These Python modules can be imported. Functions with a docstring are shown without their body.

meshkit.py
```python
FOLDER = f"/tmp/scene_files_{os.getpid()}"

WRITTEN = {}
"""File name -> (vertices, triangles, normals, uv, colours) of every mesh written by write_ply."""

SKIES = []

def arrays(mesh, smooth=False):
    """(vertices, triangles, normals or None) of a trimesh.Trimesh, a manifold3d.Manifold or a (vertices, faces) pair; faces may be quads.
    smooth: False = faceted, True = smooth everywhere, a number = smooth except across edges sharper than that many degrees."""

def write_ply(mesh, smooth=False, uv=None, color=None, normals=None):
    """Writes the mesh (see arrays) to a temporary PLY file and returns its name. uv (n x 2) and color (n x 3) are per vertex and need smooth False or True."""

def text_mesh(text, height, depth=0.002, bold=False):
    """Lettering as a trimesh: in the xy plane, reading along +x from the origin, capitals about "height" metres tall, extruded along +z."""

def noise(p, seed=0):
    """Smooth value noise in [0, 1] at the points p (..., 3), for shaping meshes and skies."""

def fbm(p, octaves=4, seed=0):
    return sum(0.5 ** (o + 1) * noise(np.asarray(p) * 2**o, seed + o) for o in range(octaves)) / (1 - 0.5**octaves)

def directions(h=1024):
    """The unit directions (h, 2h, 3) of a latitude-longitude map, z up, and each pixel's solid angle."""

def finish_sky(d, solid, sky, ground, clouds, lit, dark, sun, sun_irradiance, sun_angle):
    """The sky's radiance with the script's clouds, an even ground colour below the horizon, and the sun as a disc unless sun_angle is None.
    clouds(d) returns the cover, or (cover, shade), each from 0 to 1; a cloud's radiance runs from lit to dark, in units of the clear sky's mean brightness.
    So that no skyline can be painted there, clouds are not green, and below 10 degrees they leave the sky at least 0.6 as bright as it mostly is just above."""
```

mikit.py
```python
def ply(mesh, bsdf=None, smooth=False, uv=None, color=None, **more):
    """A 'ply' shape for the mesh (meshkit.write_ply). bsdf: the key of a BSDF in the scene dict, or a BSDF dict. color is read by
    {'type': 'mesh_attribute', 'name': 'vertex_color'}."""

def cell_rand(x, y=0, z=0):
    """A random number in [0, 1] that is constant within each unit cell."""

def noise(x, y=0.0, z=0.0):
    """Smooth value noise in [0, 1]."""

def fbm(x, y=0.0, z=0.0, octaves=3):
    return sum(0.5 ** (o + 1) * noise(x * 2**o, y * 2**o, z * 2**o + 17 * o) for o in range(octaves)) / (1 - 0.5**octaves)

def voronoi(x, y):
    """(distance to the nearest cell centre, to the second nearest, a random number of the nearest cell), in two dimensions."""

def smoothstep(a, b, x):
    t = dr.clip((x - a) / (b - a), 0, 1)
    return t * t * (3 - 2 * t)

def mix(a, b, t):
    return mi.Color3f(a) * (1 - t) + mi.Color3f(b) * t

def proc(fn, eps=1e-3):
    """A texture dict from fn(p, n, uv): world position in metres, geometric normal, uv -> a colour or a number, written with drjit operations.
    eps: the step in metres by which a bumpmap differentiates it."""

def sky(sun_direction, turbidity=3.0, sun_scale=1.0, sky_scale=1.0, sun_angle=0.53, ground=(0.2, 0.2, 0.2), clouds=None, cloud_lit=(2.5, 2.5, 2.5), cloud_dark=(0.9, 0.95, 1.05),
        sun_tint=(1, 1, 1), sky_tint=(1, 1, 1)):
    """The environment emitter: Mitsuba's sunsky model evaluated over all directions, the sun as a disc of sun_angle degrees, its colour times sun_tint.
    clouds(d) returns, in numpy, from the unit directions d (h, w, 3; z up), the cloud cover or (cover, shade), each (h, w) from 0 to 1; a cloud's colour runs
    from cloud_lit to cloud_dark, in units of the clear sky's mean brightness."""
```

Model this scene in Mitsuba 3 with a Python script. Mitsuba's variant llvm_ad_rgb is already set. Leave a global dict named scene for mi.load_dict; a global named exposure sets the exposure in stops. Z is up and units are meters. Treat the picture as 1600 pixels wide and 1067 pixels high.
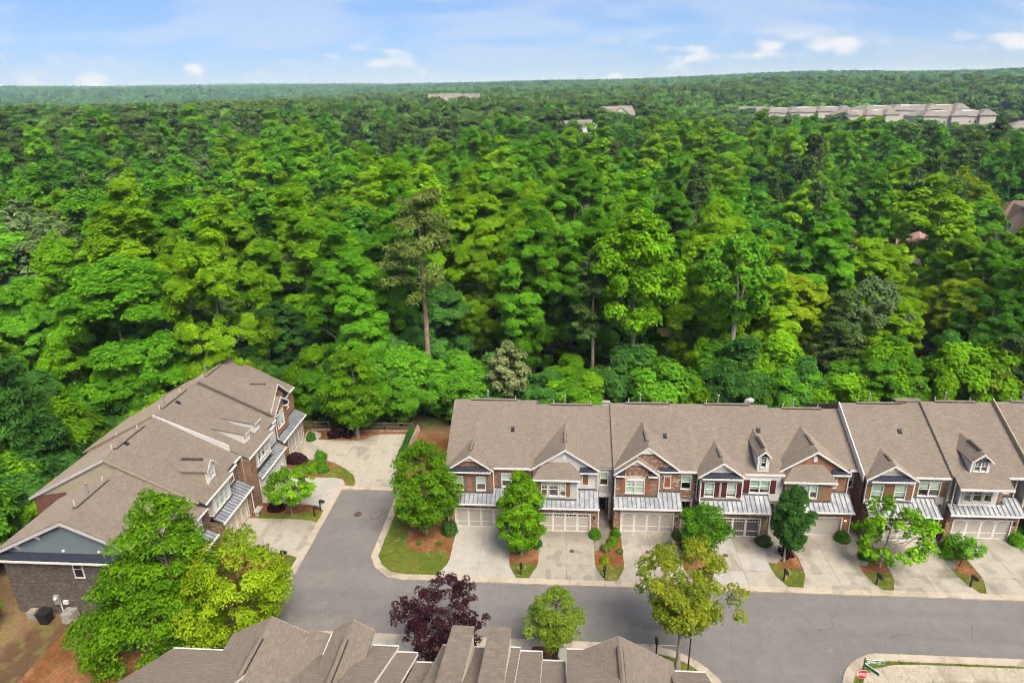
import math
import numpy as np, trimesh, shapely
import drjit as dr
import mitsuba as mi
import mikit, meshkit
from shapely.geometry import Polygon, box as sbox, Point, LineString
from shapely.ops import unary_union
T4 = mi.ScalarTransform4f
rad, sin, cos = math.radians, math.sin, math.cos
RNG = np.random.default_rng(11)

# ------------------------------------------------------------------ camera, sky, exposure
scene, labels = {}, {}
PITCH, ROLL, EYE = rad(20.6), rad(-1.2), np.array([0., 0., 40.])
fwd = np.array([0, cos(PITCH), -sin(PITCH)])
up0, rt0 = np.array([0, sin(PITCH), cos(PITCH)]), np.array([1., 0, 0])
upv = -rt0 * sin(ROLL) + up0 * cos(ROLL)
scene['camera'] = {'type': 'perspective', 'fov': math.degrees(2 * math.atan(800 / 1045.)), 'fov_axis': 'x', 'near_clip': 1.0, 'far_clip': 20000.0,
                   'to_world': T4().look_at(origin=EYE.tolist(), target=(EYE + fwd).tolist(), up=upv.tolist())}
exposure = 2.7
SUN = (0.30, -0.52, 0.80)


def clouds(d):
    el = np.degrees(np.arcsin(np.clip(d[..., 2], -1, 1)))
    az = np.degrees(np.arctan2(d[..., 0], d[..., 1]))
    n1 = meshkit.fbm(np.stack([az * 0.2, el * 0.75, el * 0 + 3.3], -1), 5, 4)
    n2 = meshkit.fbm(np.stack([az * 0.6, el * 1.5, el * 0 + 9.1], -1), 4, 54)
    band = np.exp(-((el - 1.9) / 1.4) ** 2) * (el > 0)
    cum = np.clip((n1 * 0.6 + n2 * 0.5 - 0.615) * 9, 0, 1) * np.clip(band * 1.6, 0, 1)
    # thin high cloud: streaks in the upper part of the view, a veil overhead
    u, v = d[..., 0] / (d[..., 2] + 0.25), d[..., 1] / (d[..., 2] + 0.25)
    cir = meshkit.fbm(np.stack([u * 2.2 + 1, v * 5, u * 0 + 5], -1), 5, 21)
    veil = np.clip((cir - 0.42) * 1.6, 0, 0.3) * np.clip(el / 4, 0, 1) + np.clip((el - 12) / 25, 0, 1) * np.clip(0.5 + (cir - 0.5) * 1.2, 0, 0.9)
    haze = 0.36 * np.exp(-np.clip(el, 0, 90) / 2.6)
    cover = 1 - (1 - cum * 0.9) * (1 - veil) * (1 - haze)
    return cover, np.clip(0.35 - cum * 0.3, 0, 1)


scene['sky'] = mikit.sky(SUN, turbidity=2.6, sun_scale=1.0, sky_scale=0.54, sun_angle=34, ground=(0.08, 0.1, 0.05), clouds=clouds,
                         cloud_lit=(2.9, 2.9, 3.0), cloud_dark=(1.9, 1.98, 2.2), sky_tint=(0.86, 1.0, 1.3), sun_tint=(0.93, 1.0, 1.1))

# ------------------------------------------------------------------ frames: s along the brick row, t away from the camera
ANG = rad(-4.6)
ES, ET, ORG = np.array([cos(ANG), sin(ANG), 0]), np.array([-sin(ANG), cos(ANG), 0]), np.array([-6., 47.4, 0])


def frame(ax, ay, o=(0, 0, 0)):
    """4x4 of a frame whose x and y run along the given (s, t) directions, from the (s, t, z) point o."""
    m = np.eye(4)
    m[:3, 0] = ax[0] * ES + ax[1] * ET
    m[:3, 1] = ay[0] * ES + ay[1] * ET
    m[:3, 3] = ORG + o[0] * ES + o[1] * ET + np.array([0, 0, o[2]])
    return m


ROW, LEFT, NEAR = frame((1, 0), (0, 1)), frame((0, 1), (-1, 0)), frame((-1, 0), (0, -1))


def W(s, t, z=0.):
    return ORG + s * ES + t * ET + np.array([0, 0, z])


def st_of(x, y):
    return (x - ORG[0]) * ES[0] + (y - ORG[1]) * ES[1], (x - ORG[0]) * ET[0] + (y - ORG[1]) * ET[1]


# ------------------------------------------------------------------ scene entries
USED = set()


def fresh(name, parent=None):
    base = f'{parent}__{name}' if parent else name
    k, i = base, 0
    while k in USED:
        i += 1
        k = f'{base}_{i:03d}'
    USED.add(k)
    return k


def thing(name, label, cat, group=None, kind=None):
    k = fresh(name)
    labels[k] = {'label': label, 'category': cat}
    if group: labels[k]['group'] = group
    if kind: labels[k]['kind'] = kind
    return k


def put(key, mesh, mat, m=None, smooth=False, **kw):
    if isinstance(mesh, (list,)):
        mesh = trimesh.util.concatenate(mesh)
    if m is not None:
        mesh = mesh.copy()
        mesh.apply_transform(m)
    scene[key] = PLY(mesh, mat, smooth=smooth, **kw)
    return key


def part(parent, name, mesh, mat, m=None, smooth=False, label=None, kind=None, **kw):
    k = fresh(name, parent)
    if label or kind:
        labels[k] = {}
        if label: labels[k]['label'] = label
        if kind: labels[k]['kind'] = kind
    return put(k, mesh, mat, m, smooth, **kw)


def struct(name, mesh, mat, m=None, smooth=False, label=None, kind='structure'):
    k = fresh(name)
    labels[k] = {'kind': kind}
    if label: labels[k]['label'] = label
    return put(k, mesh, mat, m, smooth)


def bx(x0, x1, y0, y1, z0, z1):
    return trimesh.creation.box(bounds=[[min(x0, x1), min(y0, y1), min(z0, z1)], [max(x0, x1), max(y0, y1), max(z0, z1)]])


def hull(pts):
    return trimesh.convex.convex_hull(np.asarray(pts, float))


def slab(top, thick, down=(0, 0, -1)):
    top = np.asarray(top, float)
    return hull(np.vstack([top, top + np.asarray(down, float) * thick]))


def ext(poly, h):
    gs = [g for g in getattr(poly, 'geoms', [poly]) if g.area > 1e-5]
    return trimesh.util.concatenate([trimesh.creation.extrude_polygon(g, h, engine='earcut') for g in gs])


def flat(poly, z0, z1):
    m = ext(poly, z1 - z0)
    m.apply_translation([0, 0, z0])
    return m


def xz(poly, y0, th):
    """polygon drawn in (x, z), extruded from y0 towards +y"""
    m = ext(poly, th)
    v = m.vertices.copy()
    m.vertices = np.column_stack([v[:, 0], v[:, 2] + y0, v[:, 1]])
    m.invert()
    return m


def yz(poly, x0, th):
    m = ext(poly, th)
    v = m.vertices.copy()
    m.vertices = np.column_stack([v[:, 2] + x0, v[:, 0], v[:, 1]])
    return m


def tube(path, radii, sides=7, cap=True):
    p = np.asarray(path, float)
    r = np.broadcast_to(np.asarray(radii, float), (len(p),))
    t = np.gradient(p, axis=0)
    t /= np.linalg.norm(t, axis=1, keepdims=True) + 1e-12
    a = np.cross(t, np.where(np.abs(t[:, 2:]) < 0.9, [0, 0, 1.0], [1.0, 0, 0]))
    a /= np.linalg.norm(a, axis=1, keepdims=True) + 1e-12
    b = np.cross(t, a)
    an = np.arange(sides) * 2 * np.pi / sides
    v = (p[:, None] + r[:, None, None] * (np.cos(an)[None, :, None] * a[:, None] + np.sin(an)[None, :, None] * b[:, None])).reshape(-1, 3)
    i, j = np.meshgrid(np.arange(len(p) - 1), np.arange(sides), indexing='ij')
    q = np.stack([i * sides + j, i * sides + (j + 1) % sides, (i + 1) * sides + (j + 1) % sides, (i + 1) * sides + j], -1).reshape(-1, 4)
    f = np.vstack([q[:, [0, 1, 2]], q[:, [0, 2, 3]]])
    if cap:
        k = len(v)
        v = np.vstack([v, p[:1], p[-1:]])
        j = np.arange(sides)
        f = np.vstack([f, np.stack([np.full(sides, k), (j + 1) % sides, j], 1), np.stack([np.full(sides, k + 1), j + k - sides, (j + 1) % sides + k - sides], 1)])
    return trimesh.Trimesh(v, f, process=False)


# ------------------------------------------------------------------ materials
def mat(name, d):
    scene['mat_' + name] = d
    return name


def PLY(mesh, m, **kw):
    return mikit.ply(mesh, 'mat_' + m, **kw)


def rgb(*c):
    return {'type': 'rgb', 'value': list(c)}


ALBEDO = 0.79


def rough(name, color, roughness=0.8, spec=0.3, metallic=0.0, **kw):
    if isinstance(color, dict):
        f0 = mikit._FUNCTIONS[color['fn']]
        col = mikit.proc(lambda p, n, uv: f0(p, n, uv) * ALBEDO)
    else: col = rgb(*[c * ALBEDO for c in color])
    return mat(name, {'type': 'twosided', 'bsdf': {'type': 'principled', 'base_color': col, 'roughness': roughness, 'specular': spec, 'metallic': metallic, **kw}})


N_, F_, MIX, SS, CR = mikit.noise, mikit.fbm, mikit.mix, mikit.smoothstep, mikit.cell_rand
CA, SA = cos(ANG), sin(ANG)


def lst(p):
    """world position -> (s, t)"""
    x, y = p.x - float(ORG[0]), p.y - float(ORG[1])
    return x * CA + y * SA, -x * SA + y * CA


def horiz(p, n):
    """a horizontal coordinate along an upright or sloping face, from its normal"""
    s, t = lst(p)
    ns, nt = n.x * CA + n.y * SA, -n.x * SA + n.y * CA
    return dr.select(dr.abs(ns) > dr.abs(nt), t, s)


def brick(name, c1, c2, c3, mortar):
    def fn(p, n, uv):
        u, z = horiz(p, n), p.z
        row = dr.floor(z / 0.085)
        uu = u / 0.235 + 0.5 * (row - 2 * dr.floor(row / 2))
        r, q = CR(dr.floor(uu), row, 5), CR(dr.floor(uu), row, 9)
        c = MIX(c1, c2, SS(0.15, 0.75, r))
        c = MIX(c, c3, SS(0.78, 0.86, q))
        fu, fz = uu - dr.floor(uu), z / 0.085 - row
        m = dr.maximum(SS(0.90, 0.97, fu), SS(0.80, 0.92, fz))
        c = MIX(c, mortar, m * 0.85)
        return c * (0.85 + 0.3 * F_(u * 0.7, z * 0.9, 2.0))
    return rough(name, mikit.proc(fn), 0.88, 0.2)


brick('brick_orange', (0.288, 0.136, 0.068), (0.232, 0.100, 0.052), (0.160, 0.080, 0.048), (0.320, 0.256, 0.200))
brick('brick_red', (0.216, 0.092, 0.056), (0.160, 0.064, 0.042), (0.104, 0.048, 0.036), (0.288, 0.240, 0.200))
brick('brick_mixed', (0.216, 0.112, 0.072), (0.168, 0.080, 0.052), (0.400, 0.304, 0.224), (0.336, 0.272, 0.216))
brick('brick_gray', (0.095, 0.08, 0.069), (0.066, 0.054, 0.046), (0.14, 0.122, 0.104), (0.145, 0.128, 0.112))
brick('brick_dark', (0.152, 0.056, 0.040), (0.112, 0.040, 0.032), (0.080, 0.036, 0.032), (0.200, 0.152, 0.128))
brick('brick_brown', (0.224, 0.128, 0.080), (0.176, 0.092, 0.056), (0.128, 0.072, 0.048), (0.288, 0.224, 0.176))


def stone(name, a, b, c, gap):
    def fn(p, n, uv):
        u, z = horiz(p, n), p.z
        f, s, w = mikit.voronoi(u * 2.6, z * 4.6)
        col = MIX(MIX(a, b, SS(0.2, 0.6, w)), c, SS(0.68, 0.82, w))
        col = MIX(gap, col, SS(0.03, 0.16, s - f))
        return col * (0.8 + 0.4 * N_(u * 6, z * 6, 1.0))
    return rough(name, mikit.proc(fn), 0.9, 0.2)


stone('stone', (0.323, 0.230, 0.128), (0.255, 0.170, 0.093), (0.170, 0.119, 0.085), (0.111, 0.085, 0.060))


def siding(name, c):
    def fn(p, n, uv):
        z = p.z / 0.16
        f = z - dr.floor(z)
        return mi.Color3f(c) * (0.93 + 0.1 * F_(horiz(p, n) * 0.6, p.z * 0.8, 4.0)) * (1 - 0.10 * SS(0.88, 0.98, f))  # thin shadow line at each board lap is painted into the colour
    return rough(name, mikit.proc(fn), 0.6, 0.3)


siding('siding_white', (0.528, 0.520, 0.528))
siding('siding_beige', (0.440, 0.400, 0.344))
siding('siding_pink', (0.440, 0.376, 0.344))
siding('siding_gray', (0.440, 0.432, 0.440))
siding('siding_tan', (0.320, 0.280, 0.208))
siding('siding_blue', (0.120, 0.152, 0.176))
rough('trim_white', mikit.proc(lambda p, n, uv: mi.Color3f(0.623, 0.611, 0.590) * (0.88 + 0.2 * F_(p.x * 1.3, p.y * 1.3, p.z * 1.3))), 0.5, 0.35)
rough('trim_cream', (0.508, 0.426, 0.328), 0.6)
rough('panel_beige', mikit.proc(lambda p, n, uv: mi.Color3f(0.410, 0.377, 0.336) * (0.9 + 0.16 * F_(p.x * 0.9, p.y * 0.9, p.z * 2))), 0.55)
rough('panel_taupe', (0.123, 0.102, 0.086), 0.55)
rough('shutter_gray', (0.14, 0.125, 0.11), 0.6)
rough('shutter_brown', (0.18, 0.095, 0.045), 0.6)
rough('shutter_rust', (0.25, 0.095, 0.04), 0.6)
rough('shutter_maroon', (0.07, 0.018, 0.02), 0.6)
rough('shutter_olive', (0.16, 0.14, 0.085), 0.6)
rough('blind', mikit.proc(lambda p, n, uv: mi.Color3f(0.42, 0.6, 0.5) * (0.82 + 0.18 * SS(0.2, 0.5, dr.abs(p.z / 0.055 - dr.floor(p.z / 0.055) - 0.5) * 2))), 0.8)
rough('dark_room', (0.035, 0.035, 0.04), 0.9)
rough('black_metal', (0.012, 0.014, 0.02), 0.4, 0.5)
rough('gray_metal', (0.32, 0.33, 0.34), 0.45, 0.5, 0.3)
rough('plastic_black', (0.015, 0.015, 0.017), 0.5)
rough('door_dark', (0.05, 0.03, 0.025), 0.5)
mat('glass', {'type': 'thindielectric', 'int_ior': 1.5, 'ext_ior': 1.0})


def shingle_fn(p, n, uv):
    nh = dr.maximum(dr.sqrt(n.x * n.x + n.y * n.y), 1e-3)
    u = (p.x * n.y - p.y * n.x) / nh
    row = dr.floor(p.z / 0.066)
    uu = u / 0.21 + CR(row, 3, 1)
    r = CR(dr.floor(uu), row, 2)
    r2 = CR(dr.floor(uu * 0.5 + 0.3), row, 7)
    fz = p.z / 0.066 - row
    c = MIX((0.196, 0.165, 0.14), (0.162, 0.134, 0.112), r)
    c = MIX(c, (0.266, 0.220, 0.184), SS(0.55, 0.95, r2) * 0.3)
    c = c * (1 - 0.16 * SS(0.78, 0.97, fz))
    s, t = lst(p)
    big = F_(s * 0.35, t * 0.35, p.z * 0.5)
    streak = F_(u * 1.4, p.z * 0.25, 8.0)
    return c * (0.9 + 0.12 * big + 0.1 * streak)


rough('shingle', mikit.proc(shingle_fn), 0.92, 0.15)
rough('ridge_vent', (0.05, 0.042, 0.038), 0.9)  # near-black tone paints in the shade along the sides of the vents
rough('step_flashing', (0.045, 0.042, 0.045), 0.8)


def metal_fn(p, n, uv):
    s, t = lst(p)
    k = F_(s * 2.2, t * 2.2, 3.0)
    return MIX((0.24, 0.26, 0.3), (0.36, 0.375, 0.41), SS(0.25, 0.75, k))


rough('metal_roof', mikit.proc(metal_fn), 0.42, 0.5, 0.35)
rough('metal_seam', (0.1, 0.108, 0.125), 0.5, 0.5, 0.3)
rough('pent_navy', (0.022, 0.028, 0.045), 0.7, 0.15)


def concrete_fn(base, stain, k):
    def fn(p, n, uv):
        s, t = lst(p)
        a = F_(s * 0.5, t * 0.32, 1.0, 4)
        b = F_(s * 3.1, t * 3.1, 2.0, 3)
        f = F_(s * 19., t * 19., 5.0, 2)
        c = MIX(base, stain, SS(0.5, 0.78, a) * k)
        c = MIX(c, stain, SS(4.8, 7.6, t) * (1 - SS(8.5, 9.5, t)) * SS(0.3, 0.62, F_(s * 0.45, t * 0.25, 6.0, 3)) * k * 0.85)
        c = MIX(c, (0.12, 0.11, 0.1), SS(0.71, 0.8, N_(s * 1.15, t * 1.15, 13.0)) * 0.35 * k)
        return c * (0.82 + 0.24 * b + 0.14 * f)
    return mikit.proc(fn)


rough('concrete', concrete_fn((0.350, 0.322, 0.276), (0.231, 0.210, 0.175), 0.8), 0.85, 0.25)
rough('concrete_clean', concrete_fn((0.371, 0.357, 0.329), (0.294, 0.280, 0.252), 0.5), 0.85, 0.25)
rough('concrete_stained', concrete_fn((0.315, 0.294, 0.248), (0.147, 0.133, 0.105), 0.95), 0.85, 0.25)
rough('kerb_concrete', concrete_fn((0.399, 0.350, 0.287), (0.322, 0.273, 0.210), 0.8), 0.85, 0.25)
rough('joint', (0.119, 0.105, 0.084), 0.95)
rough('walk_gray', concrete_fn((0.231, 0.210, 0.182), (0.140, 0.126, 0.105), 0.9), 0.85, 0.25)


def asphalt_fn(p, n, uv):
    s, t = lst(p)
    a = F_(s * 0.12, t * 0.5, 1.0, 4)
    b = F_(s * 1.7, t * 1.7, 2.0, 3)
    f = N_(s * 22., t * 22., 5.0)
    c = MIX((0.156, 0.15, 0.149), (0.176, 0.168, 0.167), SS(0.3, 0.7, a))
    # lighter worn patches and dark crack lines
    c = MIX(c, (0.231, 0.211, 0.197), SS(0.72, 0.8, N_(s * 0.9, t * 0.9, 7.0)) * SS(0.6, 0.75, F_(s * 4, t * 4, 3.0)) * 0.5)
    lane = dr.maximum(1 - SS(0.25, 0.6, dr.abs(t + 1.9)), 1 - SS(0.25, 0.6, dr.abs(t + 4.3))) * SS(0.3, 0.6, N_(s * 0.15, t * 0.6, 11.0))
    c = c * (1 - 0.07 * lane)
    c = MIX(c, (0.1, 0.095, 0.092), SS(0.76, 0.83, N_(s * 0.8, t * 0.8, 21.0)) * 0.1)
    cr = dr.abs(N_(s * 0.33, t * 0.33, 4.0) - 0.5)
    c = c * (1 - 0.32 * (1 - SS(0.0, 0.008, cr)) * SS(0.45, 0.6, N_(s * 0.2, t * 0.2, 9.0)))
    return c * (0.82 + 0.2 * b + 0.16 * f)


rough('asphalt', mikit.proc(asphalt_fn), 0.9, 0.2)


def mulch_fn(p, n, uv):
    s, t = lst(p)
    a, b, f = F_(s * 0.8, t * 0.8, 1.0, 3), F_(s * 6, t * 6, 2.0, 3), N_(s * 30, t * 14, 3.0)
    c = MIX((0.16, 0.066, 0.027), (0.24, 0.115, 0.055), SS(0.3, 0.7, a))
    c = MIX(c, (0.09, 0.1, 0.025), SS(0.66, 0.78, F_(s * 2.3, t * 2.3, 8.0, 3)) * 0.6)
    return c * (0.35 + 0.75 * b + 0.6 * f)


rough('mulch', mikit.proc(mulch_fn), 0.95, 0.1)


def lawn_fn(p, n, uv):
    s, t = lst(p)
    a, b, f = F_(s * 0.55, t * 0.55, 1.0, 4), F_(s * 3, t * 3, 2.0, 3), N_(s * 24, t * 24, 3.0)
    c = MIX((0.085, 0.125, 0.014), (0.13, 0.135, 0.024), SS(0.35, 0.7, a))
    c = MIX(c, (0.24, 0.17, 0.07), SS(0.62, 0.82, b * 0.65 + 0.35 * N_(s * 0.9, t * 0.9, 6.0)) * 0.75)
    return c * (0.6 + 0.45 * b + 0.4 * f)


rough('lawn', mikit.proc(lawn_fn), 0.95, 0.1)


def dirt_fn(p, n, uv):
    s, t = lst(p)
    d = dr.sqrt(dr.square(p.x) + dr.square(p.y))
    a, b, f = F_(s * 0.2, t * 0.2, 1.0, 4), F_(s * 1.6, t * 1.6, 2.0, 3), N_(s * 13, t * 13, 3.0)
    c = MIX((0.11, 0.066, 0.038), (0.2, 0.13, 0.07), SS(0.36, 0.66, a))
    c = MIX(c, (0.12, 0.12, 0.03), SS(0.55, 0.75, b) * 0.6)
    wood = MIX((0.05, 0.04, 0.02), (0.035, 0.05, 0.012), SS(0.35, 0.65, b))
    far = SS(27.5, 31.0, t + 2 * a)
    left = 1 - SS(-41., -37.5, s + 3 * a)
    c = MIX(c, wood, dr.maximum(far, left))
    return c * (0.55 + 0.5 * b + 0.4 * f)


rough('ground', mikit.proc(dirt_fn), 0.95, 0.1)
rough('clay', mikit.proc(lambda p, n, uv: MIX((0.42, 0.2, 0.1), (0.5, 0.36, 0.22), F_(p.x * 0.15, p.y * 0.15, 1.0)) * (0.7 + 0.5 * N_(p.x, p.y, 2.0))), 0.95, 0.1)


def bark(name, a, b):
    return rough(name, mikit.proc(lambda p, n, uv: MIX(a, b, SS(0.3, 0.7, F_(p.x * 6, p.y * 6, p.z * 1.5)))), 0.9, 0.15)


bark('bark_gray', (0.2, 0.17, 0.14), (0.32, 0.28, 0.23))
bark('bark_dark', (0.06, 0.048, 0.038), (0.12, 0.095, 0.075))
bark('bark_pine', (0.2, 0.135, 0.1), (0.33, 0.24, 0.18))
bark('bark_pale', (0.27, 0.235, 0.2), (0.4, 0.36, 0.31))


def leaf(name, dark, light, tip, trans=0.7, tree=0.62, rough_=0.6):
    """uv holds a random number of the leaf and of its clump; broad noise over the place varies tree from tree"""
    def fn(p, n, uv):
        big = F_(p.x * 0.11, p.y * 0.11, p.z * 0.02, 2)
        c = MIX(dark, light, SS(0.12, 0.88, 0.5 * uv.x + 0.5 * uv.y))
        c = MIX(c, tip, SS(0.8, 1.0, uv.x) * 0.55)
        return c * (1 - tree / 2 + tree * 1.1 * SS(0.2, 0.8, big))
    return mat(name, {'type': 'principledthin', 'base_color': mikit.proc(fn), 'roughness': rough_, 'diff_trans': trans, 'spec_trans': 0.0, 'eta': 1.25})


leaf('leaf_bright', (0.072, 0.19, 0.005), (0.16, 0.36, 0.01), (0.25, 0.45, 0.018))
leaf('leaf_green', (0.053, 0.167, 0.009), (0.115, 0.310, 0.016), (0.172, 0.380, 0.025))
leaf('leaf_dark', (0.036, 0.114, 0.017), (0.070, 0.198, 0.029), (0.108, 0.240, 0.042))
leaf('leaf_yellow', (0.115, 0.2, 0.006), (0.23, 0.34, 0.01), (0.34, 0.42, 0.02))
leaf('leaf_pale', (0.085, 0.145, 0.045), (0.15, 0.22, 0.08), (0.23, 0.29, 0.13))
leaf('leaf_pine', (0.054, 0.103, 0.022), (0.093, 0.164, 0.034), (0.140, 0.196, 0.047), trans=0.4)
leaf('leaf_olive', (0.085, 0.13, 0.025), (0.14, 0.2, 0.04), (0.21, 0.24, 0.06), trans=0.5)
leaf('leaf_plum', (0.02, 0.008, 0.011), (0.045, 0.015, 0.021), (0.08, 0.03, 0.038), trans=0.5, tree=0.1)
leaf('leaf_maple', (0.1, 0.17, 0.012), (0.24, 0.28, 0.018), (0.42, 0.34, 0.03), tree=0.1)
leaf('leaf_lime', (0.1, 0.18, 0.012), (0.19, 0.28, 0.025), (0.3, 0.36, 0.05), tree=0.1)
leaf('leaf_far', (0.053, 0.133, 0.019), (0.102, 0.231, 0.028), (0.142, 0.266, 0.040), trans=0.4, tree=0.8)
leaf('leaf_mid', (0.050, 0.171, 0.007), (0.116, 0.319, 0.013), (0.187, 0.407, 0.022), tree=.4)
leaf('leaf_sun', (0.095, 0.21, 0.005), (0.2, 0.38, 0.01), (0.3, 0.46, 0.018), tree=.4)
leaf('leaf_deep', (0.037, 0.138, 0.010), (0.081, 0.250, 0.018), (0.125, 0.325, 0.027), tree=.4)
leaf('leaf_flower', (0.12, 0.17, 0.05), (0.24, 0.27, 0.11), (0.42, 0.42, 0.22), tree=0.1)

# ------------------------------------------------------------------ terrain, with its hills
AZ = np.array([-75, -40, -22, -8, 8, 22, 33, 42, 75.])
DI = np.array([0, 110, 200, 320, 450, 650, 900, 1200, 1600, 2200, 3500, 6500.])
HT = np.array([[0, 0, 0, 0, 0, 0, 0, 0, 0], [0, 0, 0, 0, 0, 0, 0, 0, 0], [3, 3, 3, 1, 0, 0, 0, 0, 0], [10, 10, 9, 5, 3, 1, 0, 0, 0], [13, 13, 12, 10, 8, 4, 2, 2, 2],
               [11, 11, 10, 11, 10, 6, 2, 4, 4], [8, 8, 9, 13, 15, 16, 12, 14, 14], [10, 10, 12, 17, 24, 31, 27, 31, 31], [20, 20, 22, 28, 34, 40, 35, 43, 43],
               [46, 46, 42, 42, 44, 45, 38, 50, 50], [72, 72, 63, 55, 55, 52, 52, 56, 56], [94, 94, 112, 88, 84, 106, 92, 82, 82.]])


def ground_z(x, y):
    x, y = np.asarray(x, float), np.asarray(y, float)
    d, a = np.hypot(x, y), np.degrees(np.arctan2(x, np.maximum(y, 1e-3)))
    i = np.clip(np.searchsorted(DI, d) - 1, 0, len(DI) - 2)
    j = np.clip(np.searchsorted(AZ, a) - 1, 0, len(AZ) - 2)
    u, v = np.clip((d - DI[i]) / (DI[i + 1] - DI[i]), 0, 1), np.clip((a - AZ[j]) / (AZ[j + 1] - AZ[j]), 0, 1)
    u, v = u * u * (3 - 2 * u), v * v * (3 - 2 * v)
    h = (HT[i, j] * (1 - v) + HT[i, j + 1] * v) * (1 - u) + (HT[i + 1, j] * (1 - v) + HT[i + 1, j + 1] * v) * u
    amp = np.clip((d - 250) / 1400, 0, 1) * 22
    return h + amp * (meshkit.fbm(np.stack([x / 420., y / 420., x * 0 + 2.5], -1), 3, 5) - 0.5)


def terrain():
    az = np.radians(np.concatenate([np.linspace(-180, -80, 26)[:-1], np.linspace(-80, 80, 161), np.linspace(80, 180, 26)[1:]]))
    ds = np.concatenate([[1.], np.linspace(20, 120, 11), 120 * 1.055 ** np.arange(1, 80)])
    A, D = np.meshgrid(az, ds)
    x, y = np.sin(A) * D, np.cos(A) * D
    s, t = st_of(x, y)
    z = ground_z(x, y) - 0.22
    n, m = A.shape
    i, j = np.meshgrid(np.arange(n - 1), np.arange(m - 1), indexing='ij')
    q = np.stack([i * m + j, i * m + j + 1, (i + 1) * m + j + 1, (i + 1) * m + j], -1).reshape(-1, 4)
    f = np.vstack([q[:, [0, 2, 1]], q[:, [0, 3, 2]]])
    return trimesh.Trimesh(np.stack([x, y, z], -1).reshape(-1, 3), f, process=False)


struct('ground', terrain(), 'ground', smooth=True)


# ------------------------------------------------------------------ road, kerbs, yards
def arc(c, r, a0, a1, n=10):
    return [(c[0] + r * cos(rad(a)), c[1] + r * sin(rad(a))) for a in np.linspace(a0, a1, n)]


road = unary_union([sbox(-13.85, -6.25, 95, 0.0), sbox(-13.85, -3, -7.7, 13.75), sbox(21.8, -40, 29.6, -3)])
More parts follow.
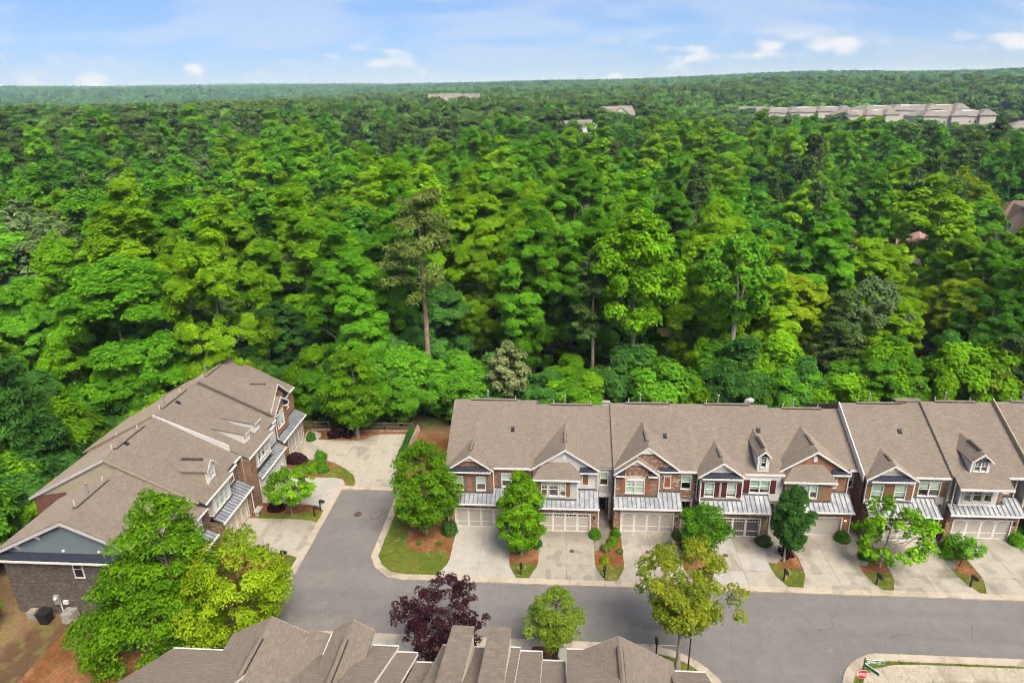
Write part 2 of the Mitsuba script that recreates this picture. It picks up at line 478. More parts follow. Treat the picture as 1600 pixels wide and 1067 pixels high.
# rounded corners
corner = Polygon([(-7.75, 0), (-3.6, -0.1)] + [(-5.6, 0.25), (-6.9, 1.35), (-7.7, 2.9)])
corner2 = Polygon([(22.0, -6.1)] + arc((16.4, -11.9), 5.5, 90, 0))
corner3 = Polygon([(29.4, -6.1)] + arc((34.2, -10.8), 4.65, 180, 90))
road = unary_union([road, corner, corner2, corner3]).buffer(0)
KW = 0.68
yard = sbox(-60, -40, 95, 60)
kerb = road.buffer(KW, join_style=2).intersection(yard).difference(road.buffer(0.004))
struct('road', flat(road.buffer(-0.003), -0.16, -0.09), 'asphalt', ROW)
# kerb stones: the band cut every three metres
near_kerb = kerb.intersection(sbox(-36, -30, 62, 15.2))
cuts = [LineString([(s, -50), (s, 60)]) for s in np.arange(-35.2, 62, 3.05)] + [LineString([(-15, t), (-6.8, t)]) for t in np.arange(2.9, 13.6, 3.05)]
band = near_kerb.difference(unary_union([c.buffer(0.011) for c in cuts]))
kb = struct('kerb', flat(near_kerb.buffer(-0.01), -0.2, -0.03), 'joint', ROW)
for g in getattr(band, 'geoms', [band]):
    if g.area > 0.05:
        part(kb, 'slab', flat(g, -0.16, 0.002), 'kerb_concrete', ROW)

# planting ground of the two blocks (pine straw) and lawns on it
block_r = sbox(-6.95, 0.66, 95, 26.5)
block_r = block_r.difference(road.buffer(KW))
struct('mulch_bed', flat(block_r.buffer(-0.002), -0.3, -0.05), 'mulch', ROW)
block_l = Polygon([(-14.55, -4.5), (-14.55, 14.4), (-7.0, 14.4), (-7.6, 26.9), (-22.5, 27.2), (-22.5, -4.5)])
struct('mulch_bed', flat(block_l, -0.3, -0.05), 'mulch', ROW)
block_n = sbox(-30, -33, 21.1, -6.93).difference(road.buffer(KW))
struct('mulch_bed', flat(block_n.buffer(-0.002), -0.3, -0.05), 'mulch', ROW)
block_e = sbox(29.0, -33, 90, -6.93).difference(road.buffer(KW))
struct('verge', flat(block_e.buffer(-0.002), -0.3, -0.05), 'lawn', ROW)


def wavy(poly, amp=0.16, seed=1):
    """soft, irregular edge for a planted area"""
    p = poly.segmentize(0.35)
    c = np.array(p.exterior.coords)
    o = meshkit.fbm(np.column_stack([c * 0.9, np.full(len(c), seed * 3.1)]), 3, seed) - 0.5
    o2 = meshkit.fbm(np.column_stack([c * 0.9, np.full(len(c), seed * 3.1 + 50)]), 3, seed) - 0.5
    c = c + np.column_stack([o, o2]) * 2 * amp
    return Polygon(c).buffer(0)


KR = road.buffer(KW + 0.004)
lawns = []


def lawn(poly, seed, cutter=None):
    g = wavy(poly, 0.16, seed).difference(KR)
    if cutter is not None: g = g.difference(cutter)
    lawns.append(g)


drives = []


def slabs(key, poly, cs, ct, m, material, z0=-0.04, z1=0.018):
    """concrete field cut into slabs by joints at cs and ct; the joint filler lies lower"""
    struct_mesh = flat(poly.buffer(-0.012), z0 - 0.1, z0 + 0.03)
    put(key, struct_mesh, 'joint', m)
    g = poly.difference(unary_union([LineString([(s, -90), (s, 90)]).buffer(0.013) for s in cs] + [LineString([(-90, t), (90, t)]).buffer(0.013) for t in ct]))
    mats = material if isinstance(material, list) else [material]
    for i, q in enumerate(getattr(g, 'geoms', [g])):
        if q.area > 0.06:
            part(key, 'slab', flat(q, z0, z1), mats[i % len(mats)], m)


def drive(a, b, tg, material, label=None):
    p = Polygon([(a - 0.75, KW), (b + 0.75, KW), (b + 0.12, 2.15), (b, 2.9), (b, tg), (a, tg), (a, 2.9), (a - 0.12, 2.15)])
    k = fresh('driveway')
    labels[k] = {'kind': 'structure'}
    m = (a + b) / 2
    slabs(k, p, [m], [2.55, 4.95], ROW, material)
    drives.append(p)


drive(-0.35, 5.1, 8.0, 'concrete_clean')
drive(7.75, 12.85, 7.6, 'concrete_stained')
drive(15.45, 20.6, 7.9, 'concrete')
drive(23.35, 28.3, 7.6, ['concrete_clean', 'concrete'])
drive(31.1, 36.1, 8.1, 'concrete')
drive(38.5, 43.9, 7.6, ['concrete_stained', 'concrete'])
drive(45.9, 51.4, 8.3, 'concrete')
drive(54.0, 59.4, 8.2, 'concrete')


def walk(pts, material='concrete'):
    g = Polygon(pts).buffer(0.25).buffer(-0.25).difference(unary_union(drives).buffer(0.012))
    k = fresh('front_walk')
    labels[k] = {'kind': 'structure'}
    slabs(k, g, [], list(np.arange(4.6, 14, 1.25)), ROW, material, -0.04, 0.022)
    drives.append(g)


walk([(13.35, 12.5), (13.3, 7.2), (12.9, 5.6), (12.6, 4.6), (13.1, 4.7), (13.9, 5.7), (14.45, 7.4), (14.6, 12.5)], 'walk_gray')
walk([(21.25, 12), (21.2, 7), (20.55, 4.9), (20.6, 4.1), (21.6, 4.8), (22.3, 7), (22.4, 12)], 'walk_gray')
walk([(29.2, 12), (29.15, 7.4), (28.4, 6.2), (28.1, 3.9), (28.9, 3.7), (29.9, 4.6), (30.35, 6.4), (30.3, 12)])
walk([(36.6, 12), (36.6, 7.6), (36.0, 6.2), (35.9, 3.9), (36.8, 3.7), (37.6, 4.9), (37.8, 7.0), (37.6, 12)])
walk([(44.2, 12), (44.2, 7.0), (43.7, 5.0), (43.7, 3.6), (44.4, 3.8), (45.1, 5.4), (45.3, 8), (45.2, 12)], 'walk_gray')
walk([(51.9, 12), (51.9, 7.6), (51.3, 6.0), (51.3, 4.3), (52.2, 4.4), (53.0, 6.0), (53.2, 12)], 'walk_gray')
DR = unary_union(drives).buffer(0.02)
lawn(Polygon([(-7.2, 0.6), (-0.2, 0.6), (-0.75, 4.0), (-2.0, 4.0), (-3.6, 3.7), (-4.9, 4.9), (-5.2, 7), (-5.0, 10.5), (-7.2, 12.5)]), 1, DR)
for i, (a, b, d) in enumerate([(5.0, 8.2, 2.4), (12.7, 15.7, 2.55), (20.3, 23.6, 2.4), (28.0, 31.4, 2.9), (35.8, 38.8, 2.7)]):
    lawn(Polygon([(a, 0.6), (b, 0.6), (b, d - 0.1), ((a + b) / 2, d + 0.2), (a, d)]), 3 + i, DR)
lawn(Polygon([(28.3, 2.6), (28.3, 4.3), (28.9, 3.7), (29.3, 2.8)]), 31, DR)
lawn(Polygon([(43.5, 0.6), (46.5, 0.6), (46.5, 2.6), (45.6, 2.7), (44.8, 2.7), (43.95, 3.6), (44.0, 4.7), (43.5, 4.3)]), 9, DR)
lawn(Polygon([(51.2, 0.6), (54.4, 0.6), (54.4, 3.0), (51.2, 3.4)]), 10, DR)
for i, g in enumerate(lawns):
    struct('lawn', flat(g, -0.052, -0.012), 'lawn', ROW)
all_lawns = list(lawns)
lawns = []

# driveways of the left row (their fronts face the short side street)
ldr = [Polygon([(-21.75, 2.5), (-21.75, 8.15), (-16.3, 8.15), (-15.2, 7.95), (-14.53, 7.75), (-14.53, 2.4), (-15.4, 2.75), (-16.2, 2.9)]),
       Polygon([(-21.5, 10.9), (-21.5, 15.9), (-16.5, 15.9), (-15.3, 15.95), (-14.3, 15.6), (-13.75, 14.45), (-14.53, 14.3), (-14.53, 9.75), (-15.2, 10.3), (-16.2, 10.75)]),
       Polygon([(-22.2, 19.9), (-22.2, 24.45), (-14.9, 24.4), (-14.3, 24.8), (-13.7, 25.6), (-12.9, 26.0), (-9.3, 26.2), (-8.8, 20), (-8.2, 16), (-7.9, 14.45), (-12.7, 14.45), (-12.85, 15.3), (-13.4, 16.5), (-14.5, 17.6), (-16, 18.8), (-17.6, 19.6)])]
for p, cs, ct, mm in zip(ldr, ([-18.1], [-17.6], [-18.9, -15.5, -12.2]), ([5.4], [12.9], [17.3, 20.9, 22.3]), ('concrete', 'concrete_clean', 'concrete')):
    k = fresh('driveway')
    labels[k] = {'kind': 'structure'}
    slabs(k, p, cs, ct, ROW, mm)
k = fresh('front_walk')
labels[k] = {'kind': 'structure'}
slabs(k, Polygon([(-22.0, 24.46), (-20.4, 24.46), (-20.2, 25.4), (-20.5, 26.1), (-21.3, 26.5), (-22.4, 26.6), (-22.4, 25.0)]), [], [25.4], ROW, 'concrete')
k = fresh('front_walk')
labels[k] = {'kind': 'structure'}
slabs(k, Polygon([(-21.6, 15.92), (-21.6, 17.6), (-20.2, 17.6), (-19.4, 17.2), (-18.8, 16.5), (-18.7, 15.92)]), [-20.2], [], ROW, 'concrete_clean')
LD = unary_union(ldr).buffer(0.02)
lawn(Polygon([(-17.0, 15.85), (-14.4, 15.95), (-13.6, 15.0), (-13.5, 14.4), (-12.6, 14.4), (-12.8, 15.4), (-13.5, 16.6), (-15.2, 18.2), (-16.4, 18.6), (-16.9, 17.2)]), 20, LD)
lawn(Polygon([(-20.9, 8.1), (-14.5, 8.0), (-14.5, 9.6), (-15.6, 9.5), (-17.5, 9.2), (-19, 8.9), (-20.9, 8.9)]), 21, LD)
lawn(Polygon([(-16.2, 0.8), (-14.55, 0.8), (-14.55, 2.5), (-15.6, 2.6)]), 22, LD)
lawn(Polygon([(-29, -6.95), (-13, -6.95), (-13, -8.8), (-29, -9.3)]), 23)
lawn(Polygon([(13.8, -6.9), (16.6, -7.0), (18.7, -7.65), (20.6, -9.2), (21.2, -11.5), (20.4, -12), (19.2, -9.6), (17.2, -8.1), (14.2, -7.5)]), 24)
for g in lawns:
    struct('lawn', flat(g, -0.052, -0.012), 'lawn', ROW)
all_lawns += lawns + [block_e.difference(KR).intersection(sbox(29, -12, 62, -6.9))]
rg = np.random.default_rng(8)
GP = []
for g in all_lawns:
    if g.is_empty: continue
    x0, y0, x1, y1 = g.bounds
    n = int((x1 - x0) * (y1 - y0) * 95)
    q = np.column_stack([rg.uniform(x0 - .1, x1 + .1, n), rg.uniform(y0 - .1, y1 + .1, n)])
    GP.append(q[shapely.contains_xy(g.buffer(.07), q[:, 0], q[:, 1])])
GP = np.vstack(GP)
n = len(GP)
a, ln = rg.uniform(0, 6.28, n), rg.uniform(.05, .12, n)
dx, dy = np.cos(a) * .035, np.sin(a) * .035
tp = rg.normal(0, .035, (n, 2))
GV = np.stack([np.column_stack([GP[:, 0] - dx, GP[:, 1] - dy, np.full(n, -.02)]), np.column_stack([GP[:, 0] + dx, GP[:, 1] + dy, np.full(n, -.02)]), np.column_stack([GP + tp, ln - .02])], 1).reshape(-1, 3)
GM = trimesh.Trimesh(GV, np.arange(3 * n).reshape(-1, 3), process=False)
rough('grass_blade', mikit.proc(lambda p, n, uv: MIX((.06, .1, .01), (.17, .2, .035), N_(p.x * 7, p.y * 7, 1.)) * (.7 + .5 * F_(p.x * .8, p.y * .8, 2.))), .8, .2)
labels['grass'] = {'label': 'short mown grass on the lawn strips beside the kerbs', 'category': 'grass', 'kind': 'stuff'}
USED.add('grass')
put('grass', GM, 'grass_blade', ROW)
# pavement beside the right-hand verge, in slabs
k = fresh('pavement')
labels[k] = {'kind': 'structure'}
pv = Polygon([(31.0, -9.6), (31.6, -8.6), (32.6, -7.75), (34.2, -7.3), (36, -7.2), (80, -6.95), (80, -8.4), (42, -8.45), (36, -8.75), (34.2, -9.0), (33, -9.8), (32.4, -11), (32.2, -14), (30.6, -14), (30.7, -11)])
slabs(k, pv, list(np.arange(33.2, 80, 1.55)), [-9.3, -11], ROW, 'kerb_concrete', -0.05, 0.02)
# driveways and aprons of the near row, seen between its roofs
for a, b in ((-13.3, -8.6), (-5.3, -0.4), (2.2, 7.2), (9.8, 15.3)):
    k = fresh('driveway')
    labels[k] = {'kind': 'structure'}
    slabs(k, Polygon([(a - .5, -6.95), (b + .5, -6.95), (b, -8.2), (b, -13.6), (a, -13.6), (a, -8.2)]), [(a + b) / 2], [-9.2, -11.4], ROW, 'concrete_clean')
# iron covers: on the road and in the driveways
for s, t, z, r, nm in ((-10.85, 9.43, -0.09, 0.42, 'manhole_cover'), (10.8, 4.5, 0.018, 0.24, 'drain_cover'), (17.75, 4.65, 0.018, 0.24, 'drain_cover'), (24.7, 4.54, 0.018, 0.24, 'drain_cover')):
    k = thing(nm, {'manhole_cover': 'round iron manhole cover in the grey asphalt of the short side street', 'drain_cover': 'small round brown drain cover set in a concrete driveway of the brick row'}[nm], 'cover', 'drain covers in the driveways' if nm == 'drain_cover' else None)
    ring = trimesh.creation.annulus(r * 0.86, r, 0.03); ring.apply_translation([s, t, z + 0.004])
    pl = trimesh.creation.cylinder(r * 0.84, 0.03, sections=24); pl.apply_translation([s, t, z])
    rough('iron_brown', (0.1, 0.06, 0.045), 0.7) if 'mat_iron_brown' not in scene else None
    put(k, pl, 'iron_brown', ROW)
    part(k, 'ring', ring, 'bark_dark', ROW)


# ------------------------------------------------------------------ houses
class House:
    """A townhouse in its own frame: x to the right along the front, y inwards, z up."""

    def __init__(self, M, label, x0, x1, name='townhouse', cat='townhouse', group=None):
        self.k, self.M, self.x0, self.x1 = thing(name, label, cat, group), M, x0, x1

    def p(self, name, mesh, m, smooth=False, parent=None, label=None, kind=None):
        return part(parent or self.k, name, mesh, m, self.M, smooth, label, kind)

    def main_roof(self, x0, x1, ye, ze, yr, zr, yb=None, ov=0.12, vent=True, pipes=(0.25, 0.4, 0.75)):
        sl = (zr - ze) / (yr - ye)
        self.ye, self.ze, self.sl, self.yr, self.zr = ye, ze, sl, yr, zr
        yb = yb or 2 * yr - ye
        zb = zr - sl * (yb - yr)
        r = hull([(x, y, z - d) for x in (x0 - ov, x1 + ov) for d in (0, 0.11) for (y, z) in ((ye, ze), (yr, zr))])
        b = hull([(x, y, z - d) for x in (x0 - ov, x1 + ov) for d in (0, 0.2) for (y, z) in ((yr, zr), (yb, zb))])
        rk = self.p('roof', [r, b], 'shingle')
        self.rk = rk
        if vent:
            w = x1 - x0
            v0, v1 = x0 + w * 0.2, x0 + w * 0.77
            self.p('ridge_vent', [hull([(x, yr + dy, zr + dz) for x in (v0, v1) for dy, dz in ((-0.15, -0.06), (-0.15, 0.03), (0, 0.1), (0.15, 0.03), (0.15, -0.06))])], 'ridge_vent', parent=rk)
            self.p('vent_cap', [hull([(x, yr + dy, zr + dz) for x in (v0, v1) for dy, dz in ((-0.13, .055), (-0.13, 0.075), (0, 0.15), (0.13, 0.075), (0.13, .055))])], 'shingle', parent=rk)
        for i, f in enumerate(pipes):
            x, y = x0 + (x1 - x0) * f, yr + (0.55, 0.7, 0.6)[i % 3]
            z = zr - sl * (y - yr)
            h, r_ = ((0.55, 0.04), (0.95, 0.075), (0.5, 0.04))[i % 3]
            ms = [tube([(x, y, z - 0.1), (x, y, z + h)], r_, 8)]
            if i % 3 == 1: ms.append(tube([(x, y, z + h), (x, y, z + h + 0.14)], [0.15, 0.11], 10))
            self.p('vent_pipe', ms, 'gray_metal' if i % 3 == 1 else 'trim_white', True, parent=rk)
        return sl

    def zroof(self, y): return self.ze + self.sl * (y - self.ye)

    def yroof(self, z): return self.ye + (z - self.ze) / self.sl

    def roof_box(self, x, y):
        z = self.zroof(y)
        b = hull([(x + a * 0.17, y + b * 0.2, z + b * 0.1 + c) for a in (-1, 1) for b in (-1, 1) for c in (-0.05, 0.14)])
        self.p('roof_vent', b, 'black_metal', parent=self.rk)

    def side(self, x, face, ye, ze, yr, zr, yb, m, th=0.18, up=-0.12):
        """party wall or end wall under the roof; face -1 or 1 = outward direction along x"""
        zb = zr - (zr - ze) / (yr - ye) * (yb - yr)
        poly = Polygon([(ye, -0.3), (yb, -0.3), (yb, zb + up), (yr, zr + up), (ye, ze + up)])
        return self.p('side_wall', yz(poly, x if face < 0 else x - th, th), m)

    def wall(self, x0, x1, y, z0, z1, m, holes=(), th=0.2, name='front_wall', label=None):
        pl = sbox(x0, z0, x1, z1)
        if holes: pl = pl.difference(unary_union([sbox(*h) for h in holes]))
        return self.p(name, xz(pl, y, th), m, label=label)

    def polywall(self, pts, y, m, th=0.18, holes=(), name='front_wall'):
        pl = Polygon(pts)
        if holes: pl = pl.difference(unary_union([sbox(*h) for h in holes]))
        return self.p(name, xz(pl, y, th), m)

    def window(self, x0, x1, z0, z1, y, cols=1, grid=False, sh=(None, None, None), blinds=0.55, frame='trim_white', name='window', arch=False, closed=None, lintel=None):
        """window in a hole of the wall whose face is at y; closed: a shutter material that fills it"""
        ft, fw = 0.07, 0.075
        bars = [bx(x0 - 0.03, x1 + 0.03, y - ft, y + 0.06, z1, z1 + 0.09), bx(x0 - 0.06, x1 + 0.06, y - ft - 0.02, y + 0.06, z0 - 0.09, z0),
                bx(x0 - 0.03, x0 + 0.045, y - ft, y + 0.06, z0, z1), bx(x1 - 0.045, x1 + 0.03, y - ft, y + 0.06, z0, z1)]
        zm = (z0 + z1) / 2
        w = (x1 - x0) / cols
        for c in range(1, cols): bars.append(bx(x0 + c * w - 0.055, x0 + c * w + 0.055, y - ft + 0.006, y + 0.055, z0, z1))
        if closed is None:
            for c in range(cols):
                a, b = x0 + c * w + 0.05, x0 + (c + 1) * w - 0.05
                bars.append(bx(a, b, y - 0.012, y + 0.05, zm - 0.03, zm + 0.03))
                if grid:
                    bars += [bx((a + b) / 2 - .018, (a + b) / 2 + .018, y - 0.004, y + 0.045, zm + .03, z1), bx(a, b, y - 0.001, y + 0.042, (zm + z1) / 2 - .018, (zm + z1) / 2 + .018)]
        wk = self.p(name, bars, frame)
        if arch:
            n = 9
            xs = np.linspace(x0 - 0.02, x1 + 0.02, n)
            hh = 0.22
            pts = [(x, z1 + 0.085 + hh * (1 - ((x - (x0 + x1) / 2) / ((x1 - x0) / 2 + .02)) ** 2)) for x in xs]
            self.p('frame', xz(Polygon([(x0 - .02, z1 + 0.085)] + pts + [(x1 + .02, z1 + 0.085)]), y - 0.05, 0.09), 'trim_white', parent=wk)
        if closed:
            n = max(2, int((x1 - x0) / 0.14))
            bw = (x1 - x0 - 0.1) / n
            for i in range(n): self.p('plank', bx(x0 + 0.05 + i * bw + .006, x0 + 0.05 + (i + 1) * bw - .006, y - 0.03, y + 0.02, z0, z1), closed, parent=wk)
        else:
            for c in range(cols):
                a, b = x0 + c * w + 0.04, x0 + (c + 1) * w - 0.04
                self.p('pane', xz(sbox(a, z0 + .01, b, z1 - .005), y + 0.03, 0.006), 'glass', parent=wk)
                if blinds > 0: self.p('blind', bx(a, b, y + 0.085, y + 0.1, z1 - (z1 - z0) * blinds, z1), 'blind', parent=wk)
            self.p('back', bx(x0 - 0.02, x1 + 0.02, y + 0.5, y + 0.52, z0 - .05, z1 + .05), 'dark_room', parent=wk)  # dark board standing in for the unlit room behind the glass
        if lintel:
            n = max(4, int((x1 - x0) / 0.3))
            for i in range(n):
                a = x0 - 0.12 + (x1 - x0 + 0.24) * i / n
                b = x0 - 0.12 + (x1 - x0 + 0.24) * (i + 1) / n
                u = ((a + b) / 2 - (x0 + x1) / 2) / ((x1 - x0) / 2 + .12)
                lift = 0.24 * (1 - u * u) if arch else 0
                self.p('lintel_brick', bx(a + .008, b - .008, y - 0.03, y + 0.05, z1 + 0.1 + lift, z1 + 0.32 + lift), lintel, parent=wk)
        m, wl, wr = sh
        if m:
            for side, ww in ((-1, wl), (1, wr)):
                if not ww: continue
                a, b = (x0 - 0.05 - ww, x0 - 0.05) if side < 0 else (x1 + 0.05, x1 + 0.05 + ww)
                ms = [bx(a, b, y - 0.05, y - 0.004, z0 - .02, z1 + .04)]
                fr = 0.06
                ms += [bx(a, a + fr, y - .065, y - .045, z0 - .02, z1 + .04), bx(b - fr, b, y - .065, y - .045, z0 - .02, z1 + .04)]
                ms += [bx(a + fr, b - fr, y - .065, y - .045, zz, zz + fr) for zz in (z0 - .02, zm - .03, z1 + .04 - fr)]
                self.p('shutter', ms, m)
        return wk

    def cross_gable(self, xc, hw, yf, zp, ze, front=0.3, rake=True, vent=True, peak_white=True, trim='trim_white', m='shingle', left_ze=None, right_ze=None):
        """gable roof that runs from its front at yf - front back into the main roof"""
        sl = (zp - ze) / hw
        yb = self.yroof(zp)
        o = []
        for sg, z_e in ((-1, left_ze if left_ze is not None else ze), (1, right_ze if right_ze is not None else ze)):
            w = (zp - z_e) / sl
            y_e = max(self.yroof(z_e), yf)
            top = [(xc, yf - front, zp), (xc + sg * w, yf - front, z_e), (xc + sg * w, y_e, z_e + .001), (xc, yb, zp)]
            o.append(slab(top, 0.15))
            if rake:
                q = [(xc, zp), (xc + sg * w, z_e), (xc + sg * w, z_e - 0.2), (xc, zp - 0.22)]
                self.p('rake_trim', xz(Polygon(q), yf - front - 0.035, 0.05), trim)
        rk = self.p('gable_roof', o, m)
        if vent:
            L = yb - yf
            for q in [hull([(xc + dx, y, zp + dz) for y in (yf + L * 0.22, yf + L * 0.62) for dx, dz in ((-0.17, -0.12), (-0.17, -.03), (0, 0.08), (0.17, -.03), (0.17, -0.12))])]:
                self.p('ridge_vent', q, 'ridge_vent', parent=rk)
                self.p('vent_cap', hull([(xc + dx, y, zp + dz) for y in (yf + L * 0.22, yf + L * 0.62) for dx, dz in ((-.12, .0), (-.12, .03), (0, .12), (.12, .03), (.12, .0))]), m, parent=rk)
        if peak_white:
            h = min(0.55, (zp - ze) * 0.42)
            self.p('peak_panel', xz(Polygon([(xc - h / sl, zp - 0.2 - h), (xc + h / sl, zp - 0.2 - h), (xc, zp - 0.2)]), yf - 0.09, 0.06), 'trim_white')
        return rk

    def pent(self, x0, x1, yf, z0=6.02, z1=6.4, d=0.42):
        """narrow dark metal roof across a gable, with its white cornice below"""
        pk = self.p('pent_roof', hull([(x, y, z) for x in (x0, x1) for y, z in ((yf - d, z0 + .06), (yf - d, z0), (yf, z0), (yf, z1))]), 'pent_navy')
        for x in np.arange(x0 + 0.3, x1 - .1, 0.42):
            self.p('seam', hull([(x + a, y, z) for a in (-.014, .014) for y, z in ((yf - d, z0 + .06), (yf - d, z0 + .1), (yf - .02, z1 + .03), (yf - .02, z1 - .03))]), 'pent_navy', parent=pk)
        self.p('cornice', bx(x0 - .05, x1 + .05, yf - d - 0.05, yf - 0.002, z0 - 0.16, z0 - 0.004), 'trim_white')

    def metal(self, secs, y0=7.2, z0=3.0, k=0.5, gut=True):
        """standing-seam roof over the garage: secs = [(x0, x1, y_back)]"""
        tops = []
        for x0, x1, yb in secs:
            tops.append(slab([(x0, y0, z0), (x1, y0, z0), (x1, yb, z0 + k * (yb - y0)), (x0, yb, z0 + k * (yb - y0))], 0.07))
        rk = self.p('awning_roof', tops, 'metal_roof')
        lo, hi = secs[0][0], secs[-1][1]
        for x in np.linspace(lo + .02, hi - .02, int((hi - lo) / 0.42) + 1):
            yb = [s[2] for s in secs if s[0] - .03 <= x <= s[1] + .03][0]
            self.p('seam', hull([(x + a, y, z0 + k * (y - y0) + c) for a in (-.032, .032) for y in (y0, yb - .01) for c in (-.02, .06)]), 'metal_seam', parent=rk)
        for x0, x1, yb in secs:
            self.p('flashing', hull([(x, yb - d, z0 + k * (yb - d - y0) + c) for x in (x0, x1) for d, c in ((.005, 0), (.1, 0.012), (.005, .1))]), 'step_flashing', parent=rk)
        if gut:
            self.p('gutter', bx(lo - .06, hi + .06, y0 - 0.13, y0 + .02, z0 - 0.15, z0 - 0.02), 'trim_white')

    def garage(self, x0, x1, y, ztop, m, d0, d1, dz=2.1, style='panels', panel='panel_beige', frame='trim_white', depth=4.0, arch=False, lintel=False, right=True, left=True):
        """garage block: front wall with the door hole, its side walls, and the door"""
        self.wall(x0, x1, y, -0.3, ztop, m, [(d0, -0.4, d1, dz)], 0.24, 'garage_wall')
        if left: self.p('garage_side_wall', bx(x0, x0 + 0.24, y + 0.243, y + depth, -0.3, ztop), m)
        if right: self.p('garage_side_wall', bx(x1 - 0.24, x1, y + 0.243, y + depth, -0.3, ztop), m)
        yd = y + 0.16
        fr = [bx(d0 - .12, d0, y - .03, y + .2, 0, dz + .02), bx(d1, d1 + .12, y - .03, y + .2, 0, dz + .02), bx(d0 - .12, d1 + .12, y - .03, y + .2, dz + .02, dz + .15)]
        n = 4
        w = (d1 - d0) / n
        if style == 'plain':
            n, w = 2, (d1 - d0) / 2
        st = 0.1 if style != 'plain' else 0.02
        bars = []
        for i in range(n + 1):
            a = d0 + i * w
            bars.append(bx(max(d0, a - st), min(d1, a + st), yd - 0.035, yd + .03, 0.02, dz))
        ztops = dz - 0.38 if style == 'lites' else dz - .1
        rails = [(0.02, 0.12), (ztops + (0.0 if style == 'lites' else .0), ztops + .1), (dz - .07, dz)]
        if style in ('panels', 'lites'): rails.append((0.62, 0.7))
        if style == 'lites': rails[1] = (ztops, ztops + .07)
        for a, b in rails: bars.append(bx(d0, d1, yd - 0.031, yd + .028, a, b))
        gk = self.p('garage_door', fr + bars, frame)
        for i in range(n):
            a, b = d0 + i * w + st, d0 + (i + 1) * w - st
            self.p('panel', bx(a, b, yd - 0.012, yd + .03, .1, ztops + .02), panel, parent=gk)
            if style == 'lites':
                q = 4
                for j in range(q):
                    u0, u1 = a + (b - a) * j / q + .025, a + (b - a) * (j + 1) / q - .025
                    self.p('pane', bx(u0, u1, yd - .02, yd + .02, ztops + .09, dz - .09), 'black_metal', parent=gk)
                self.p('stile', bx(a, b, yd - .012, yd + .03, ztops + .05, dz - .02), frame, parent=gk)
            if arch:
                xs = np.linspace(a, b, 9)
                pts = [(x, ztops - .26 + .24 * (1 - ((x - (a + b) / 2) / ((b - a) / 2)) ** 2)) for x in xs]
                self.p('stile', xz(Polygon(pts + [(b, ztops + .02), (a, ztops + .02)]), yd - .028, .02), frame, parent=gk)
        if lintel:
            q = 12
            for i in range(q):
                a = d0 - .2 + (d1 - d0 + .4) * i / q
                self.p('lintel_stone', bx(a + .01, a + (d1 - d0 + .4) / q - .01, y - .035, y + .05, dz + .16, dz + .42), 'trim_cream', parent=gk)
        return gk

    def lamp(self, x, y, z, lit=False):
        k = self.p('wall_lamp', [bx(x - .06, x + .06, y - .04, y, z - .12, z + .12), hull([(x + a, y - .14 + b, z + c) for a in (-.09, .09) for b in (-.07, .07) for c in (.1, .13)] + [(x, y - .14, z + .22)])], 'black_metal')
        if lit:
            kk = fresh('bulb', k)
            m = trimesh.creation.icosphere(2, 0.075)
            m.apply_translation([x, y - .14, z + .01])
            m.apply_transform(self.M)
            scene[kk] = PLY(m, 'trim_cream', smooth=True, emitter={'type': 'area', 'radiance': rgb(3.0, 1.1, 0.25)})
        else:
            self.p('lantern', bx(x - .065, x + .065, y - .2, y - .08, z - .12, z + .1), 'dark_room', parent=k)

    def downspout(self, x, y, z0, z1, kick=None):
        path = [(x, y, z1), (x, y, z0 + .1)]
        path.append((x + (kick or 0), y - (0.25 if kick is None else .1), z0))
        self.p('downspout', tube(path, 0.055, 6), 'trim_white')

    def gutter(self, x0, x1, y, z):
        self.p('gutter', bx(x0, x1, y - 0.13, y + .03, z - 0.19, z - 0.03), 'trim_white')

    def hip_bay(self, x0, x1, yb, yw, z0, ze, zt, m, lh=0.9, rh=0.9):
        """projecting upper room with a shingled hip roof"""
        self.p('bay_side_wall', bx(x1 - .18, x1, yb + .203, yw + .3, z0, ze), m)
        self.p('bay_side_wall', bx(x0, x0 + .18, yb + .203, yw + .3, z0, ze), m)
        self.p('bay_floor', bx(x0 + .01, x1 - .01, yb + .01, yw, z0 - .06, z0), 'trim_white')
        o = .28
        top = [(x0 - o, yb - o, ze), (x1 + o, yb - o, ze), (x1 - rh, yw, zt), (x0 + lh, yw, zt)]
        low = [(x1 + o, yw, ze), (x0 - o, yw, ze)]
        self.p('bay_roof', hull(top + low + [(a, b, c - .1) for a, b, c in top[:2] + low]), 'shingle')
        self.p('gutter', bx(x0 - o - .02, x1 + o + .02, yb - o - .1, yb - o + .02, ze - .16, ze - .01), 'trim_white')

    def porch(self, x0, x1, yw, zh, zt, m_wall, m_side, post_right=True, depth=1.9):
        """entry recess: header, post, back wall with door"""
        self.p('porch_header', bx(x0 - .05, x1 + .25, yw - .06, yw + .2, zh, zt), 'trim_white')
        self.p('porch_ceiling', bx(x0 - .05, x1 + .3, yw + .203, yw + depth, zh + .1, zh + .18), 'trim_white')
        if post_right: self.p('porch_post', bx(x1, x1 + .24, yw - .04, yw + .2, -.05, zh), 'trim_white')
        self.p('porch_side_wall', bx(x1 + .26, x1 + .44, yw + .02, yw + depth, -.3, zh + .1), m_side)
        self.wall(x0 - .3, x1 + .4, yw + depth, -.3, zt, m_side, name='entry_wall')
        dk = self.p('front_door', bx(x0 + .12, x1 - .12, yw + depth - .06, yw + depth - .01, 0.05, 2.15), 'door_dark')
